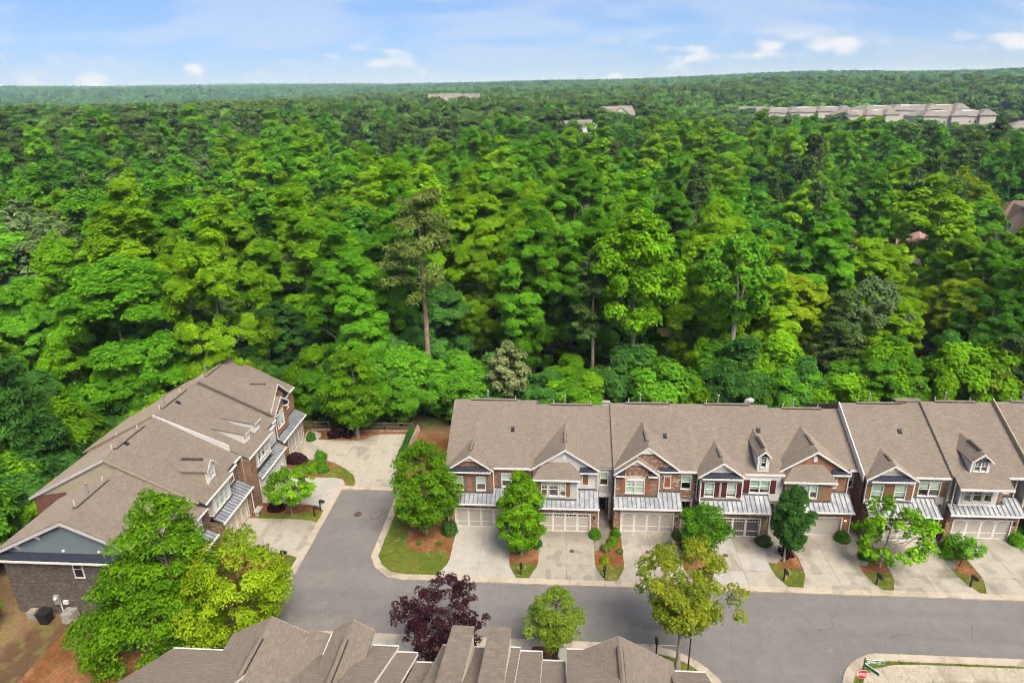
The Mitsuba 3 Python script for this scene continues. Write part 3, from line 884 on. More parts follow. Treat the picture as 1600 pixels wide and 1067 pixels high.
        self.p('frame', [bx(x0 + .02, x0 + .12, yw + depth - .08, yw + depth - .005, .02, 2.25), bx(x1 - .12, x1 - .02, yw + depth - .08, yw + depth - .005, .02, 2.25), bx(x0 + .02, x1 - .02, yw + depth - .08, yw + depth - .005, 2.16, 2.3)], 'trim_white', parent=dk)
        self.p('handle', bx(x0 + .2, x0 + .24, yw + depth - .12, yw + depth - .05, .98, 1.12), 'gray_metal', parent=dk)

    def shed_dormer(self, x0, x1, yf, zf, win, slope=.2, cheek='siding_white'):
        """dormer under one low slope that dies into the main roof"""
        zb = self.zroof(yf) - .12
        L = (zf - self.zroof(yf)) / (self.sl - slope)
        dk = self.p('dormer', xz(sbox(x0, zb, x1, zf).difference(sbox(win[0], win[2], win[1], win[3])), yf, .16), 'trim_white')
        for xx in (x0, x1 - .12): self.p('cheek', yz(Polygon([(yf + .163, zb), (yf + L, zf + slope * L - .1), (yf + .163, zf)]), xx, .12), cheek, parent=dk)
        self.p('roof', slab([(x0 - .06, yf - .2, zf + .1 - .04), (x1 + .06, yf - .2, zf + .1 - .04), (x1 + .06, yf + L + .25, zf + .1 + slope * (L + .25)), (x0 - .06, yf + L + .25, zf + .1 + slope * (L + .25))], .1), 'shingle', parent=dk)
        self.p('rake_trim', bx(x0 - .07, x1 + .07, yf - .23, yf - .19, zf - .08, zf + .06), 'trim_white', parent=dk)
        x_0, x_1, z_0, z_1 = win
        self.window(x_0, x_1, z_0, z_1, yf, cols=2, grid=True, blinds=0.0, name='dormer_window')

    def dormer(self, x0, x1, yf, zp, zeave, cheek='siding_white', win=None, pent=True, cols=1, arch=False):
        """gabled roof dormer: its front stands on the main roof at yf"""
        xc, hw = (x0 + x1) / 2, (x1 - x0) / 2 + .16
        zb = self.zroof(yf) - .12
        wx0, wx1, wz0, wz1 = win
        hole = [(wx0, wz0, wx1, wz1)]
        dk = self.p('dormer', xz(Polygon([(x0, zb), (x1, zb), (x1, zeave), (xc, zp - .05), (x0, zeave)]).difference(sbox(*hole[0])), yf, .16), 'trim_white')
        for xx in (x0, x1 - .12):
            yb = self.yroof(zeave)
            self.p('cheek', yz(Polygon([(yf + .163, zb), (yb, zeave), (yf + .163, zeave)]), xx, .12), cheek, parent=dk)
        sl = (zp - zeave) / ((x1 - x0) / 2)
        zq = zp - sl * hw
        o = []
        for sg in (-1, 1):
            yb, ye_ = self.yroof(zp), self.yroof(zq)
            o.append(slab([(xc, yf - .22, zp + .06), (xc + sg * hw, yf - .22, zq + .06), (xc + sg * hw, ye_, zq + .06), (xc, yb, zp + .06)], .1))
            self.p('rake_trim', xz(Polygon([(xc, zp + .07), (xc + sg * hw, zq + .07), (xc + sg * hw, zq - .09), (xc, zp - .1)]), yf - .26, .05), 'trim_white', parent=dk)
        self.p('roof', o, 'shingle', parent=dk)
        if pent: self.p('pent_roof', hull([(x, y, z) for x in (x0 + .02, x1 - .02) for y, z in ((yf - .2, zeave - .02), (yf, zeave - .02), (yf, zeave + .16))]), 'pent_navy', parent=dk)
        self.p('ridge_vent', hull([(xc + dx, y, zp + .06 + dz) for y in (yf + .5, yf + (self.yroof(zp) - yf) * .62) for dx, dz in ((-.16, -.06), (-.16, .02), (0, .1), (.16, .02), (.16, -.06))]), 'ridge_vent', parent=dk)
        self.window(wx0, wx1, wz0, wz1, yf, cols=cols, grid=True, blinds=0.0, name='dormer_window', arch=arch)



G_ROW = 'townhouses of the brick row'


def std_sides(h, ye, ze, yr, zr, ml, mr, left=True, right=True):
    yb = 2 * yr - ye
    if left: h.side(h.x0, -1, ye + .3, ze + .15, yr, zr, yb - .3, ml)
    if right: h.side(h.x1, 1, ye + .3, ze + .15, yr, zr, yb - .3, mr)
    h.p('rear_wall', bx(h.x0 + .2, h.x1 - .2, yb - .5, yb - .3, -.3, ze), mr)


# ---- 1: orange brick, left end of the row
h = House(ROW, 'orange brick townhouse at the left end of the long row, grey shutters and stone garage', -1.3, 7.0)
h.main_roof(-1.3, 7.0, 8.7, 6.2, 16, 9.85)
std_sides(h, 8.7, 6.2, 16, 9.85, 'brick_orange', 'siding_white')
h.roof_box(4.9, 12.6)
h.wall(-1.1, 3.2, 8.4, 3.3, 6.1, 'brick_orange', [(-.52, 3.82, .32, 5.26), (1.62, 3.82, 2.48, 5.26)])
h.p('bay_side_wall', bx(3.0, 3.2, 8.603, 9.3, 3.3, 6.1), 'brick_orange')
h.window(-.52, .32, 3.82, 5.26, 8.4, sh=('shutter_gray', .3, .33))
h.window(1.62, 2.48, 3.82, 5.26, 8.4, sh=('shutter_gray', .3, .33))
h.polywall([(-1.1, 6.1), (3.2, 6.1), (1.05, 7.6)], 8.42, 'brick_orange')
h.cross_gable(1.05, 2.3, 8.4, 7.75, 6.15)
h.pent(-.95, 3.05, 8.4, 6.06, 6.45)
h.wall(3.2, 7.0, 8.95, 3.3, 6.2, 'brick_orange', [(4.02, 3.95, 4.95, 5.33)])
h.window(4.02, 4.95, 3.95, 5.33, 8.95, sh=('shutter_gray', .35, .35))
h.gutter(3.2, 7.0, 8.7, 6.2)
h.metal([(-1.2, 3.2, 8.4), (3.2, 5.6, 8.95)], 7.3)
h.garage(-1.1, 5.5, 7.65, 2.9, 'stone', -.42, 4.45, 2.1, 'panels')
h.wall(5.5, 7.0, 9.4, -.3, 3.3, 'brick_orange')
h.downspout(3.3, 8.3, 3.5, 6.0)
h.downspout(-1.15, 7.6, 0.1, 2.85)
h.lamp(4.9, 7.65, 1.9)

# ---- 2: white siding, hip-roofed bay
h = House(ROW, 'white sided townhouse with a shingled bay roof and brown shutters, second in the long row', 7.0, 14.7)
h.main_roof(7.0, 14.7, 9.3, 6.1, 16, 9.4, ov=.0)
std_sides(h, 9.5, 6.0, 16, 9.25, 'siding_white', 'siding_white')
h.polywall([(7.05, 3.3), (13.2, 3.3), (13.2, 6.2), (10.1, 8.3), (7.05, 6.25)], 8.78, 'siding_white', holes=[(11.78, 4.42, 12.42, 5.62)])
h.window(11.8, 12.4, 4.44, 5.6, 8.78, closed='shutter_brown')
h.cross_gable(10.1, 3.35, 8.78, 8.38, 6.15, peak_white=False)
h.p('gable_vent', [bx(9.88, 10.2, 8.72, 8.775, 7.1, 7.75), *[bx(9.9, 10.18, 8.7, 8.725, 7.15 + i * .12, 7.2 + i * .12) for i in range(5)]], 'trim_white')
h.pent(11.55, 13.2, 8.78, 6.0, 6.35)
h.wall(7.35, 11.3, 7.75, 3.4, 5.72, 'siding_gray', [(7.9, 3.8, 8.46, 5.24), (8.62, 3.8, 9.5, 5.24), (9.66, 3.8, 10.2, 5.24)])
for a, b in ((7.9, 8.46), (8.62, 9.5), (9.66, 10.2)): h.window(a, b, 3.8, 5.24, 7.75, grid=True, blinds=.25 if a != 9.66 else .7)
for a in (7.5, 10.26): h.p('shutter', [bx(a, a + .36, 7.69, 7.745, 3.8, 5.28)], 'shutter_brown')
h.hip_bay(7.35, 11.3, 7.75, 8.78, 3.4, 5.72, 6.85, 'siding_white', .75, .75)
h.p('corner_board', bx(11.22, 11.34, 7.7, 7.9, 3.4, 5.7), 'trim_white')
h.wall(13.2, 14.7, 9.6, 2.9, 6.0, 'siding_gray', [(13.5, 3.95, 14.25, 5.35)])
h.window(13.5, 14.25, 3.95, 5.35, 9.6, blinds=.5)
h.gutter(13.2, 14.75, 9.5, 6.0)
h.p('bay_side_wall', bx(13.0, 13.18, 8.963, 9.6, 3.3, 6.1), 'siding_gray')
h.porch(13.4, 14.4, 9.6, 2.6, 3.0, 'siding_white', 'brick_mixed')
h.metal([(7.5, 11.32, 7.76), (11.32, 13.35, 8.78)], 6.95)
h.garage(7.45, 13.25, 7.3, 2.9, 'brick_mixed', 7.85, 12.5, 2.05, 'lites')
h.downspout(13.25, 8.6, 3.7, 6.0)
h.downspout(13.32, 7.35, .1, 2.85)
h.lamp(12.95, 7.3, 1.8)
h.p('corner_board', bx(13.08, 13.22, 8.72, 8.775, 3.3, 6.0), 'trim_white')

# ---- 3: mixed brick, double gable
h = House(ROW, 'brown brick townhouse with two stacked gables and an arched window in the long row', 14.7, 22.6)
h.main_roof(14.7, 22.6, 8.7, 6.12, 16, 9.66, ov=.0)
h.p('rear_roof', slab([(13.9, 15.9, 9.72), (14.68, 15.9, 9.72), (14.68, 16.2, 9.86), (13.9, 16.2, 9.86)], .09), 'shingle')
std_sides(h, 8.7, 6.12, 16, 9.66, 'shingle', 'shingle')
h.p('rear_gable_wall', bx(13.95, 14.75, 16.0, 16.12, 8.9, 9.8), 'trim_white')
h.roof_box(19.9, 12.3)
h.wall(14.85, 18.85, 8.35, 3.3, 6.05, 'brick_mixed', [(15.85, 3.94, 17.62, 5.3)])
h.polywall([(14.85, 6.05), (18.85, 6.05), (16.82, 7.5)], 8.36, 'brick_mixed')
h.window(15.85, 17.62, 3.94, 5.3, 8.35, cols=2, grid=True, sh=('shutter_rust', .38, .38), arch=True, lintel='trim_cream', blinds=1.0)
h.cross_gable(16.82, 2.15, 8.35, 7.72, 6.1)
for a, b in ((14.95, 15.75), (17.95, 18.75)): h.pent(a, b, 8.35, 6.0, 6.3, .36)
h.polywall([(16.4, 6.05), (20.9, 6.05), (20.9, 6.3), (17.9, 8.6), (16.4, 7.4)], 8.87, 'brick_mixed')
h.cross_gable(17.85, 3.1, 8.8, 8.7, 6.3, front=.15)
h.pent(19.0, 20.7, 8.85, 6.22, 6.5, .3)
h.wall(18.85, 22.6, 8.88, 3.2, 6.2, 'brick_mixed', [(19.5, 4.3, 20.12, 5.45), (21.12, 4.2, 22.0, 5.6)])
h.window(19.5, 20.12, 4.3, 5.45, 8.88, closed='shutter_rust', lintel='trim_cream')
h.window(21.12, 22.0, 4.2, 5.6, 8.88, lintel='trim_cream')
h.p('bay_side_wall', bx(18.65, 18.85, 8.553, 8.9, 3.3, 6.1), 'brick_mixed')
h.gutter(18.85, 22.7, 8.7, 6.22)
h.metal([(14.75, 18.86, 8.36), (18.86, 21.1, 8.88)], 7.2)
h.garage(14.8, 21.0, 7.6, 2.9, 'brick_mixed', 15.55, 20.35, 2.1, 'panels', arch=True, lintel=True)
h.porch(21.35, 22.2, 9.2, 2.6, 3.2, 'brick_mixed', 'brick_brown')
h.downspout(14.85, 8.2, 3.5, 6.0)
h.downspout(18.95, 8.25, 3.6, 6.0)
h.downspout(22.55, 8.6, 3.3, 6.1)
h.downspout(21.05, 7.5, .1, 2.85, kick=-.4)
h.lamp(20.75, 7.6, 1.8)
for s in (14.8, 20.45): h.p('stone_base', bx(s, s + .62, 7.52, 7.6, -.2, .75), 'stone')

# ---- 4: pink-beige siding with maroon shutters
h = House(ROW, 'pale sided townhouse with dark maroon shutters and a narrow white dormer', 22.6, 30.5)
h.main_roof(22.6, 30.5, 8.75, 6.05, 16, 9.68, ov=0)
std_sides(h, 8.75, 6.05, 16, 9.68, 'brick_brown', 'siding_white')
h.roof_box(29.0, 13.1)
h.wall(22.65, 26.65, 8.1, 3.3, 6.05, 'siding_pink', [(23.15, 3.93, 24.02, 5.4), (25.2, 3.93, 26.05, 5.4)])
h.polywall([(22.65, 6.05), (26.65, 6.05), (24.62, 7.55)], 8.11, 'siding_white')
for a, b in ((23.15, 24.02), (25.2, 26.05)): h.window(a, b, 3.93, 5.4, 8.1, sh=('shutter_maroon', .42, .42), blinds=.85)
h.cross_gable(24.62, 2.2, 8.1, 7.7, 6.15)
h.pent(22.85, 26.45, 8.1, 6.1, 6.5)
h.wall(26.65, 30.5, 8.7, 3.2, 6.05, 'siding_white', [(27.42, 4.05, 29.25, 5.4)])
h.window(27.42, 29.25, 4.05, 5.4, 8.7, cols=2, sh=('shutter_maroon', .5, .5), blinds=.75)
h.p('bay_side_wall', bx(26.45, 26.65, 8.303, 8.72, 3.3, 6.05), 'siding_white')
h.gutter(26.65, 30.55, 8.75, 6.05)
h.dormer(28.0, 29.05, 9.0, 8.34, 7.85, win=(28.27, 28.78, 6.65, 7.65))
h.metal([(22.7, 26.66, 8.11), (26.66, 29.2, 8.71)], 7.0)
h.garage(22.8, 29.1, 7.3, 2.9, 'stone', 23.45, 28.3, 2.05, 'lites', panel='panel_taupe', frame='trim_white')
h.porch(29.4, 30.1, 9.2, 2.6, 3.2, 'siding_white', 'brick_brown')
h.downspout(22.75, 8.0, 3.5, 6.0)
h.downspout(29.15, 7.25, .1, 2.85)
for s in (22.7, 26.5): h.p('corner_board', bx(s, s + .13, 8.05, 8.095, 3.3, 6.0), 'trim_white')

# ---- 5: orange brick, bay with hip roof
h = House(ROW, 'orange brick townhouse with a shingled bay roof and a plain white garage door', 30.5, 37.6)
h.main_roof(30.5, 37.44, 9.7, 6.15, 16, 9.35, ov=0.0)
std_sides(h, 9.7, 6.15, 16, 9.35, 'siding_white', 'brick_orange')
h.polywall([(30.55, 3.3), (36.5, 3.3), (36.5, 6.15), (33.3, 8.25), (30.55, 6.4)], 9.3, 'brick_orange', holes=[(34.92, 4.45, 35.5, 5.5)])
h.window(34.92, 35.5, 4.45, 5.5, 9.3, closed='shutter_gray')
h.cross_gable(33.3, 3.3, 9.3, 8.4, 6.2, peak_white=False)
h.p('gable_vent', [bx(33.1, 33.44, 9.24, 9.295, 7.15, 7.75), *[bx(33.12, 33.42, 9.22, 9.245, 7.2 + i * .11, 7.25 + i * .11) for i in range(5)]], 'trim_white')
h.pent(34.9, 36.5, 9.3, 6.05, 6.4)
h.wall(30.55, 34.8, 8.35, 3.45, 5.7, 'brick_orange', [(31.35, 3.88, 31.95, 5.22), (32.0, 3.88, 32.78, 5.22), (32.83, 3.88, 33.48, 5.22)])
for a, b in ((31.35, 31.95), (32.0, 32.78), (32.83, 33.48)): h.window(a, b, 3.88, 5.22, 8.35, blinds=.95 if a < 32.5 else .6)
for a in (30.8, 33.55): h.p('shutter', [bx(a, a + .5, 8.29, 8.345, 3.88, 5.26), *[bx(a, a + .5, 8.275, 8.3, z, z + .05) for z in (4.1, 4.5, 4.9)]], 'shutter_olive')
h.hip_bay(30.55, 34.8, 8.35, 9.3, 3.45, 5.7, 6.85, 'brick_orange', .9, .75)
h.wall(36.5, 37.6, 10.2, 2.9, 6.0, 'brick_orange', [(36.62, 4.0, 37.38, 5.4)])
h.window(36.62, 37.38, 4.0, 5.4, 10.2)
h.p('bay_side_wall', bx(36.3, 36.48, 9.483, 10.2, 3.3, 6.1), 'brick_orange')
h.gutter(36.5, 37.6, 9.7, 6.15)
h.porch(36.65, 37.35, 10.2, 2.6, 3.1, 'brick_orange', 'brick_red', post_right=False)
h.metal([(30.6, 34.82, 8.36), (34.82, 36.7, 9.3)], 7.4)
h.garage(30.65, 36.55, 7.8, 2.9, 'brick_orange', 31.15, 35.85, 2.05, 'plain', panel='panel_beige')
h.lamp(36.15, 7.8, 1.9, lit=True)
h.downspout(36.5, 9.2, 3.7, 6.0)
h.downspout(36.62, 7.75, .1, 2.85)

# ---- 6: beige siding with brown shutters
h = House(ROW, 'beige sided townhouse with wide brown shutters and a stone garage behind a sparse tree', 37.6, 45.2)
h.main_roof(37.6, 45.2, 8.5, 6.27, 16, 10.05, ov=0.02)
std_sides(h, 8.5, 6.27, 16, 10.05, 'brick_brown', 'siding_beige')
h.p('side_trim', yz(Polygon([(8.55, 5.6), (16.05, 9.3), (16.05, 10.12), (8.55, 6.36)]), 37.45, .1), 'trim_white')
h.roof_box(42.2, 12.9)
h.wall(37.75, 42.0, 8.3, 3.4, 6.05, 'siding_gray', [(38.25, 3.98, 39.28, 5.44), (40.3, 3.98, 41.32, 5.44)])
h.polywall([(37.75, 6.05), (42.0, 6.05), (39.85, 7.5)], 8.31, 'siding_pink')
for a, b in ((38.25, 39.28), (40.3, 41.32)): h.window(a, b, 3.98, 5.44, 8.3, sh=('shutter_brown', .42, .5), blinds=.85)
h.cross_gable(39.85, 2.3, 8.3, 7.66, 6.15)
h.pent(38.0, 41.75, 8.3, 6.08, 6.45)
h.wall(42.0, 45.2, 8.8, 3.2, 6.25, 'siding_beige', [(42.65, 4.1, 44.55, 5.5)])
h.window(42.65, 44.55, 4.1, 5.5, 8.8, cols=2, sh=('shutter_brown', .5, .5), blinds=.45)
h.p('bay_side_wall', bx(41.8, 42.0, 8.503, 8.82, 3.4, 6.05), 'siding_gray')
h.gutter(42.0, 45.2, 8.5, 6.27)
h.metal([(37.8, 42.02, 8.31), (42.02, 44.2, 8.81)], 7.0)
h.garage(37.85, 44.1, 7.3, 2.9, 'stone', 38.5, 43.3, 2.1, 'lites')
h.porch(44.35, 44.9, 9.2, 2.6, 3.2, 'siding_beige', 'brick_red')
h.downspout(44.15, 7.25, .1, 2.85, kick=-.5)
h.lamp(43.75, 7.3, 1.9)
for s in (37.72, 41.9): h.p('corner_board', bx(s, s + .13, 8.25, 8.295, 3.4, 6.0), 'trim_white')

# ---- 7: brick with white bay and dormer
h = House(ROW, 'red brick townhouse with a projecting white bay window and wide dormer in the long row', 45.2, 52.1)
h.main_roof(45.2, 51.95, 8.3, 6.42, 16, 10.32, ov=0.02)
std_sides(h, 8.3, 6.42, 16, 10.32, 'siding_beige', 'siding_beige')
h.p('rear_gable_wall', hull([(x, y, z) for y in (16.02, 16.16) for x, z in ((42.95, 9.5), (45.6, 9.5), (45.1, 10.42), (42.95, 10.42))]), 'siding_white')
h.p('rear_gable_wall', bx(42.95, 43.9, 15.95, 16.02, 9.6, 10.38), 'brick_brown')
h.p('rear_roof', slab([(42.8, 15.85, 10.42), (45.25, 15.85, 10.42), (45.25, 16.3, 10.52), (42.8, 16.3, 10.52)], .09), 'shingle')
h.p('roof_apron', [slab([(45.25, 7.15, 5.98), (49.9, 7.15, 5.98), (49.9, 8.31, 6.555), (45.25, 8.31, 6.555)], .18)], 'shingle')
h.gutter(45.25, 49.9, 7.15, 5.98)
h.wall(45.3, 50.25, 8.93, 3.3, 6.4, 'brick_mixed')
h.wall(50.25, 51.4, 9.28, 3.4, 6.5, 'brick_mixed', [(50.2, 4.3, 50.85, 5.42)])
h.window(50.24, 50.9, 4.3, 5.42, 9.28)
h.wall(46.15, 49.45, 8.35, 3.5, 5.72, 'trim_white', [(46.45, 3.9, 47.15, 5.3), (47.3, 3.9, 48.1, 5.3), (48.25, 3.9, 48.95, 5.3)], name='bay_wall')
for a, b in ((46.45, 47.15), (47.3, 48.1), (48.25, 48.95)): h.window(a, b, 3.9, 5.3, 8.35, grid=True, blinds=.3)
for x in (46.15, 49.27): h.p('bay_side_wall', bx(x, x + .18, 8.553, 8.95, 3.5, 5.72), 'trim_white')
h.p('bay_floor', bx(46.1, 49.5, 8.3, 8.93, 3.42, 3.5), 'trim_white')
h.dormer(46.75, 48.4, 8.75, 8.63, 7.92, win=(47.0, 48.15, 6.85, 7.8), cols=2)
h.wall(51.4, 52.1, 9.8, 2.9, 6.6, 'siding_beige', [(51.5, 4.15, 52.0, 5.5)])
h.window(51.5, 52.0, 4.15, 5.5, 9.8)
h.metal([(45.25, 50.3, 8.6), (50.3, 51.75, 9.28)], 7.5)
h.garage(45.3, 51.6, 8.0, 2.9, 'brick_mixed', 46.0, 51.0, 2.05, 'panels', arch=True)
h.porch(51.75, 52.2, 9.8, 2.6, 3.1, 'siding_beige', 'brick_red', post_right=False)
h.downspout(45.35, 8.0, 3.6, 6.3)
h.downspout(51.35, 9.15, 3.6, 6.3)
h.lamp(51.3, 8.0, 1.9)
h.gutter(49.95, 52.1, 8.3, 6.55)

# ---- 8: cut by the right edge of the frame
h = House(ROW, 'brick townhouse cut off by the right edge of the picture', 52.1, 60.0)
h.main_roof(52.1, 60.0, 8.7, 6.6, 16, 10.4, ov=0)
std_sides(h, 8.7, 6.6, 16, 10.4, 'brick_red', 'brick_red')
h.p('side_trim', yz(Polygon([(8.9, 6.35), (16, 10.0), (16, 10.75), (8.9, 7.25)]), 51.97, .12), 'siding_tan')
h.wall(52.4, 60, 9.0, 2.9, 6.5, 'brick_mixed', [(53.4, 4.2, 54.4, 5.5), (56, 4.2, 57.8, 5.5)])
h.window(53.4, 54.4, 4.2, 5.5, 9.0); h.window(56, 57.8, 4.2, 5.5, 9.0, cols=2)
h.cross_gable(56.5, 2.6, 9.0, 8.2, 6.4)
h.metal([(53.2, 59.8, 9.0)], 7.5)
h.garage(53.3, 59.7, 8.0, 2.9, 'brick_red', 54.2, 59.1, 2.05, 'panels')
h.wall(52.3, 53.4, 10.5, -.3, 3.2, 'brick_red')

# ------------------------------------------------------------------ the left row (x = t, y = -s)
# ---- A: end house with the blue gable
h = House(LEFT, 'end townhouse with a blue sided gable over a grey brown brick end wall', -5.3, 2.0)
h.main_roof(-5.3, 2.0, 22.9, 6.1, 29.3, 9.2, ov=.32, pipes=(.3, .55, .8))
YB = 35.7
h.side(-5.3, -1, 23.1, 5.75, 29.3, 5.76, 35.5, 'brick_gray', up=-.2)
gb = h.p('gable_siding', yz(Polygon([(23.1, 5.5), (35.5, 5.5), (35.5, 5.9), (29.3, 8.98), (23.1, 5.98)]), -5.26, .16), 'siding_blue')
for i in range(21):   # lap boards, each tilted out at its foot
    z0 = 5.95 + i * .148
    hw = min(6.2, (8.98 - z0 - .15) / .484)
    if hw > .25: h.p('board', hull([(x, 29.3 + a * hw, z) for a in (-1, 1) for x, z in ((-5.262, z0), (-5.295, z0), (-5.262, z0 + .15))]), 'siding_blue', parent=gb)
h.p('pent_roof', hull([(x, y, z) for y in (22.95, 35.7) for x, z in ((-5.75, 5.42), (-5.75, 5.5), (-5.27, 5.42), (-5.27, 5.92))]), 'pent_navy')
h.p('cornice', bx(-5.83, -5.3, 22.9, 35.75, 5.24, 5.415), 'trim_white')
for sg in (-1, 1):
    h.p('rake_trim', yz(Polygon([(29.3, 9.1), (29.3 + sg * 6.75, 9.1 - 6.75 * .484), (29.3 + sg * 6.75, 8.86 - 6.75 * .484), (29.3, 8.84)]), -5.68, .05), 'siding_gray')
    for f in (2.4, 4.4) if sg > 0 else (3.4,):
        y, z = 29.3 + sg * f, 8.8 - f * .484
        h.p('bracket', [hull([(x, y + a * .07, zz) for a in (-1, 1) for x, zz in ((-5.3, z), (-5.66, z), (-5.3, z - .55))])], 'trim_white')
h.p('peak_panel', yz(Polygon([(28.2, 8.4), (30.4, 8.4), (29.3, 8.93)]), -5.31, .05), 'trim_cream')
for y, z in ((29.9, 6.2), (26.9, 6.22), (24.7, 6.3)): h.p('vent_cap', bx(-5.42, -5.3, y - .09, y + .09, z - .09, z + .09), 'trim_white')
# window of the end wall: dark, with white frame
k = h.p('end_window', [bx(-5.36, -5.28, 28.72, 28.8, 3.62, 5.28), bx(-5.36, -5.28, 29.5, 29.58, 3.62, 5.28), bx(-5.36, -5.28, 28.72, 29.58, 5.2, 5.3), bx(-5.38, -5.28, 28.7, 29.6, 3.55, 3.64), bx(-5.345, -5.28, 28.8, 29.5, 4.4, 4.45)], 'trim_white')
h.p('pane', bx(-5.33, -5.28, 28.8, 29.5, 3.64, 5.2), 'black_metal', parent=k)
h.p('rear_wall', bx(-5.1, 2, 35.3, 35.5, -.3, 6), 'brick_gray')
h.cross_gable(-.6, 2.6, 23.3, 8.25, 6.2)
h.polywall([(-3.0, 2.6), (2.0, 2.6), (2.0, 6.2), (-.6, 7.9), (-3.0, 6.2)], 23.3, 'siding_gray')
h.wall(-.4, 1.95, 22.3, 3.2, 5.25, 'brick_gray', [(.2, 3.6, 1.3, 4.95)])
h.window(.2, 1.3, 3.6, 4.95, 22.3, cols=2, grid=True, blinds=.7)
h.hip_bay(-.4, 1.95, 22.3, 23.3, 3.1, 5.3, 6.1, 'brick_gray', .6, .6)
h.metal([(-4.6, 1.9, 22.35)], 21.3, 2.75)
h.garage(-4.5, 1.8, 21.75, 2.7, 'brick_gray', -3.9, .9, 2.1, 'panels')
# ---- B: dormer with arched window
h = House(LEFT, 'left row townhouse with a single arched dormer, next to the blue gabled end house', 2.0, 10.0)
h.main_roof(2.0, 9.87, 22.5, 6.15, 30.5, 10.35, ov=.1)
h.side(2.0, -1, 22.9, 6.3, 30.5, 10.35, 38.2, 'siding_tan')
h.p('brick_base', yz(Polygon([(34.9, -.3), (38.2, -.3), (38.2, 6.2), (34.9, 6.75)]), 1.96, .04), 'brick_dark')
h.p('rake_trim', yz(Polygon([(30.5, 10.33), (38.6, 6.1), (38.6, 5.85), (30.5, 10.05)]), 1.82, .05), 'siding_gray')
h.p('rake_trim', yz(Polygon([(30.5, 10.33), (22.5, 6.13), (22.5, 5.9), (30.5, 10.05)]), 1.82, .05), 'siding_tan')
h.side(10, 1, 22.9, 6.3, 30.5, 10.35, 38.2, 'siding_tan')
h.roof_box(4.8, 30.2)
h.wall(2.1, 9.95, 22.9, 2.9, 6.25, 'brick_brown')
h.wall(3.6, 6.9, 22.3, 3.45, 5.75, 'trim_white', [(4.0, 3.75, 4.7, 5.25), (4.8, 3.75, 5.6, 5.25), (5.7, 3.75, 6.4, 5.25)], name='bay_wall')
for a, b in ((4.0, 4.7), (4.8, 5.6), (5.7, 6.4)): h.window(a, b, 3.75, 5.25, 22.3, grid=True, blinds=.9)
for x in (3.6, 6.72): h.p('bay_side_wall', bx(x, x + .18, 22.503, 22.9, 3.45, 5.75), 'trim_white')
h.p('bay_floor', bx(3.55, 6.95, 22.25, 22.9, 3.37, 3.45), 'trim_white')
h.p('roof_apron', slab([(2.0, 22.0, 5.89), (7.2, 22.0, 5.89), (7.2, 22.51, 6.158), (2.0, 22.51, 6.158)], .16), 'shingle')
h.gutter(2.0, 7.2, 22.0, 5.89); h.gutter(7.25, 8.6, 22.3, 6.02); h.gutter(8.65, 10, 22.5, 6.15)
h.window(8.0, 8.8, 4.1, 5.3, 22.9)
h.dormer(4.4, 5.9, 22.85, 8.5, 7.82, cheek='siding_tan', win=(4.7, 5.6, 6.65, 7.6), cols=2, pent=False, arch=True)
h.metal([(3.1, 7.0, 22.3), (7.0, 9.3, 22.9)], 21.35, 3.0)
h.garage(3.2, 9.2, 21.7, 2.9, 'stone', 3.9, 8.3, 2.1, 'panels', panel='trim_cream')
h.downspout(9.1, 21.5, .1, 2.8)
# ---- C: two white dormers
h = House(LEFT, 'left row townhouse with two narrow white dormers and a white front', 10.0, 18.0)
h.main_roof(10.0, 18.0, 22.15, 6.1, 30.7, 10.45, ov=.0)
h.side(10.0, -1, 22.5, 6.2, 30.7, 10.45, 38.6, 'brick_brown')
h.p('side_trim', yz(Polygon([(23.4, 6.3), (30.7, 10.0), (30.7, 10.56), (23.4, 7.32)]), 9.88, .1), 'siding_white')
h.side(18, 1, 22.5, 6.2, 30.7, 10.45, 38.6, 'siding_tan')
h.roof_box(13.5, 30.1)
h.wall(10.1, 17.95, 22.4, 2.7, 6.1, 'siding_white')
h.wall(12.0, 15.4, 21.9, 3.6, 5.75, 'trim_white', [(12.35, 4.0, 13.15, 5.4), (13.25, 4.0, 14.1, 5.4), (14.2, 4.0, 15.0, 5.4)], name='bay_wall')
for a, b in ((12.35, 13.15), (13.25, 14.1), (14.2, 15.0)): h.window(a, b, 4.0, 5.4, 21.9, grid=True, blinds=.2)
for x in (12.0, 15.22): h.p('bay_side_wall', bx(x, x + .18, 22.103, 22.4, 3.6, 5.75), 'trim_white')
h.p('bay_floor', bx(11.95, 15.45, 21.85, 22.4, 3.52, 3.6), 'trim_white')
h.window(16.1, 16.8, 4.2, 5.3, 22.4)
h.p('roof_apron', slab([(10.0, 21.6, 5.82), (15.7, 21.6, 5.82), (15.7, 22.16, 6.105), (10.0, 22.16, 6.105)], .16), 'shingle')
h.gutter(10.0, 15.7, 21.6, 5.82); h.gutter(15.75, 17, 21.9, 5.97); h.gutter(17.05, 18, 22.15, 6.1)
h.shed_dormer(11.85, 13.25, 22.8, 7.42, (12.2, 12.9, 6.55, 7.25))
h.shed_dormer(14.15, 15.55, 22.8, 7.42, (14.5, 15.2, 6.55, 7.25))
h.metal([(11.2, 15.5, 21.92), (15.5, 17.8, 22.4)], 21.3, 2.75)
h.garage(11.2, 17.7, 21.55, 2.65, 'siding_white', 11.8, 16.8, 2.1, 'lites', panel='trim_white')
h.p('garage_side_wall', bx(10.02, 11.2, 21.6, 22.4, -.3, 5.6), 'brick_brown')
h.downspout(11.1, 22.25, 3.2, 5.7)
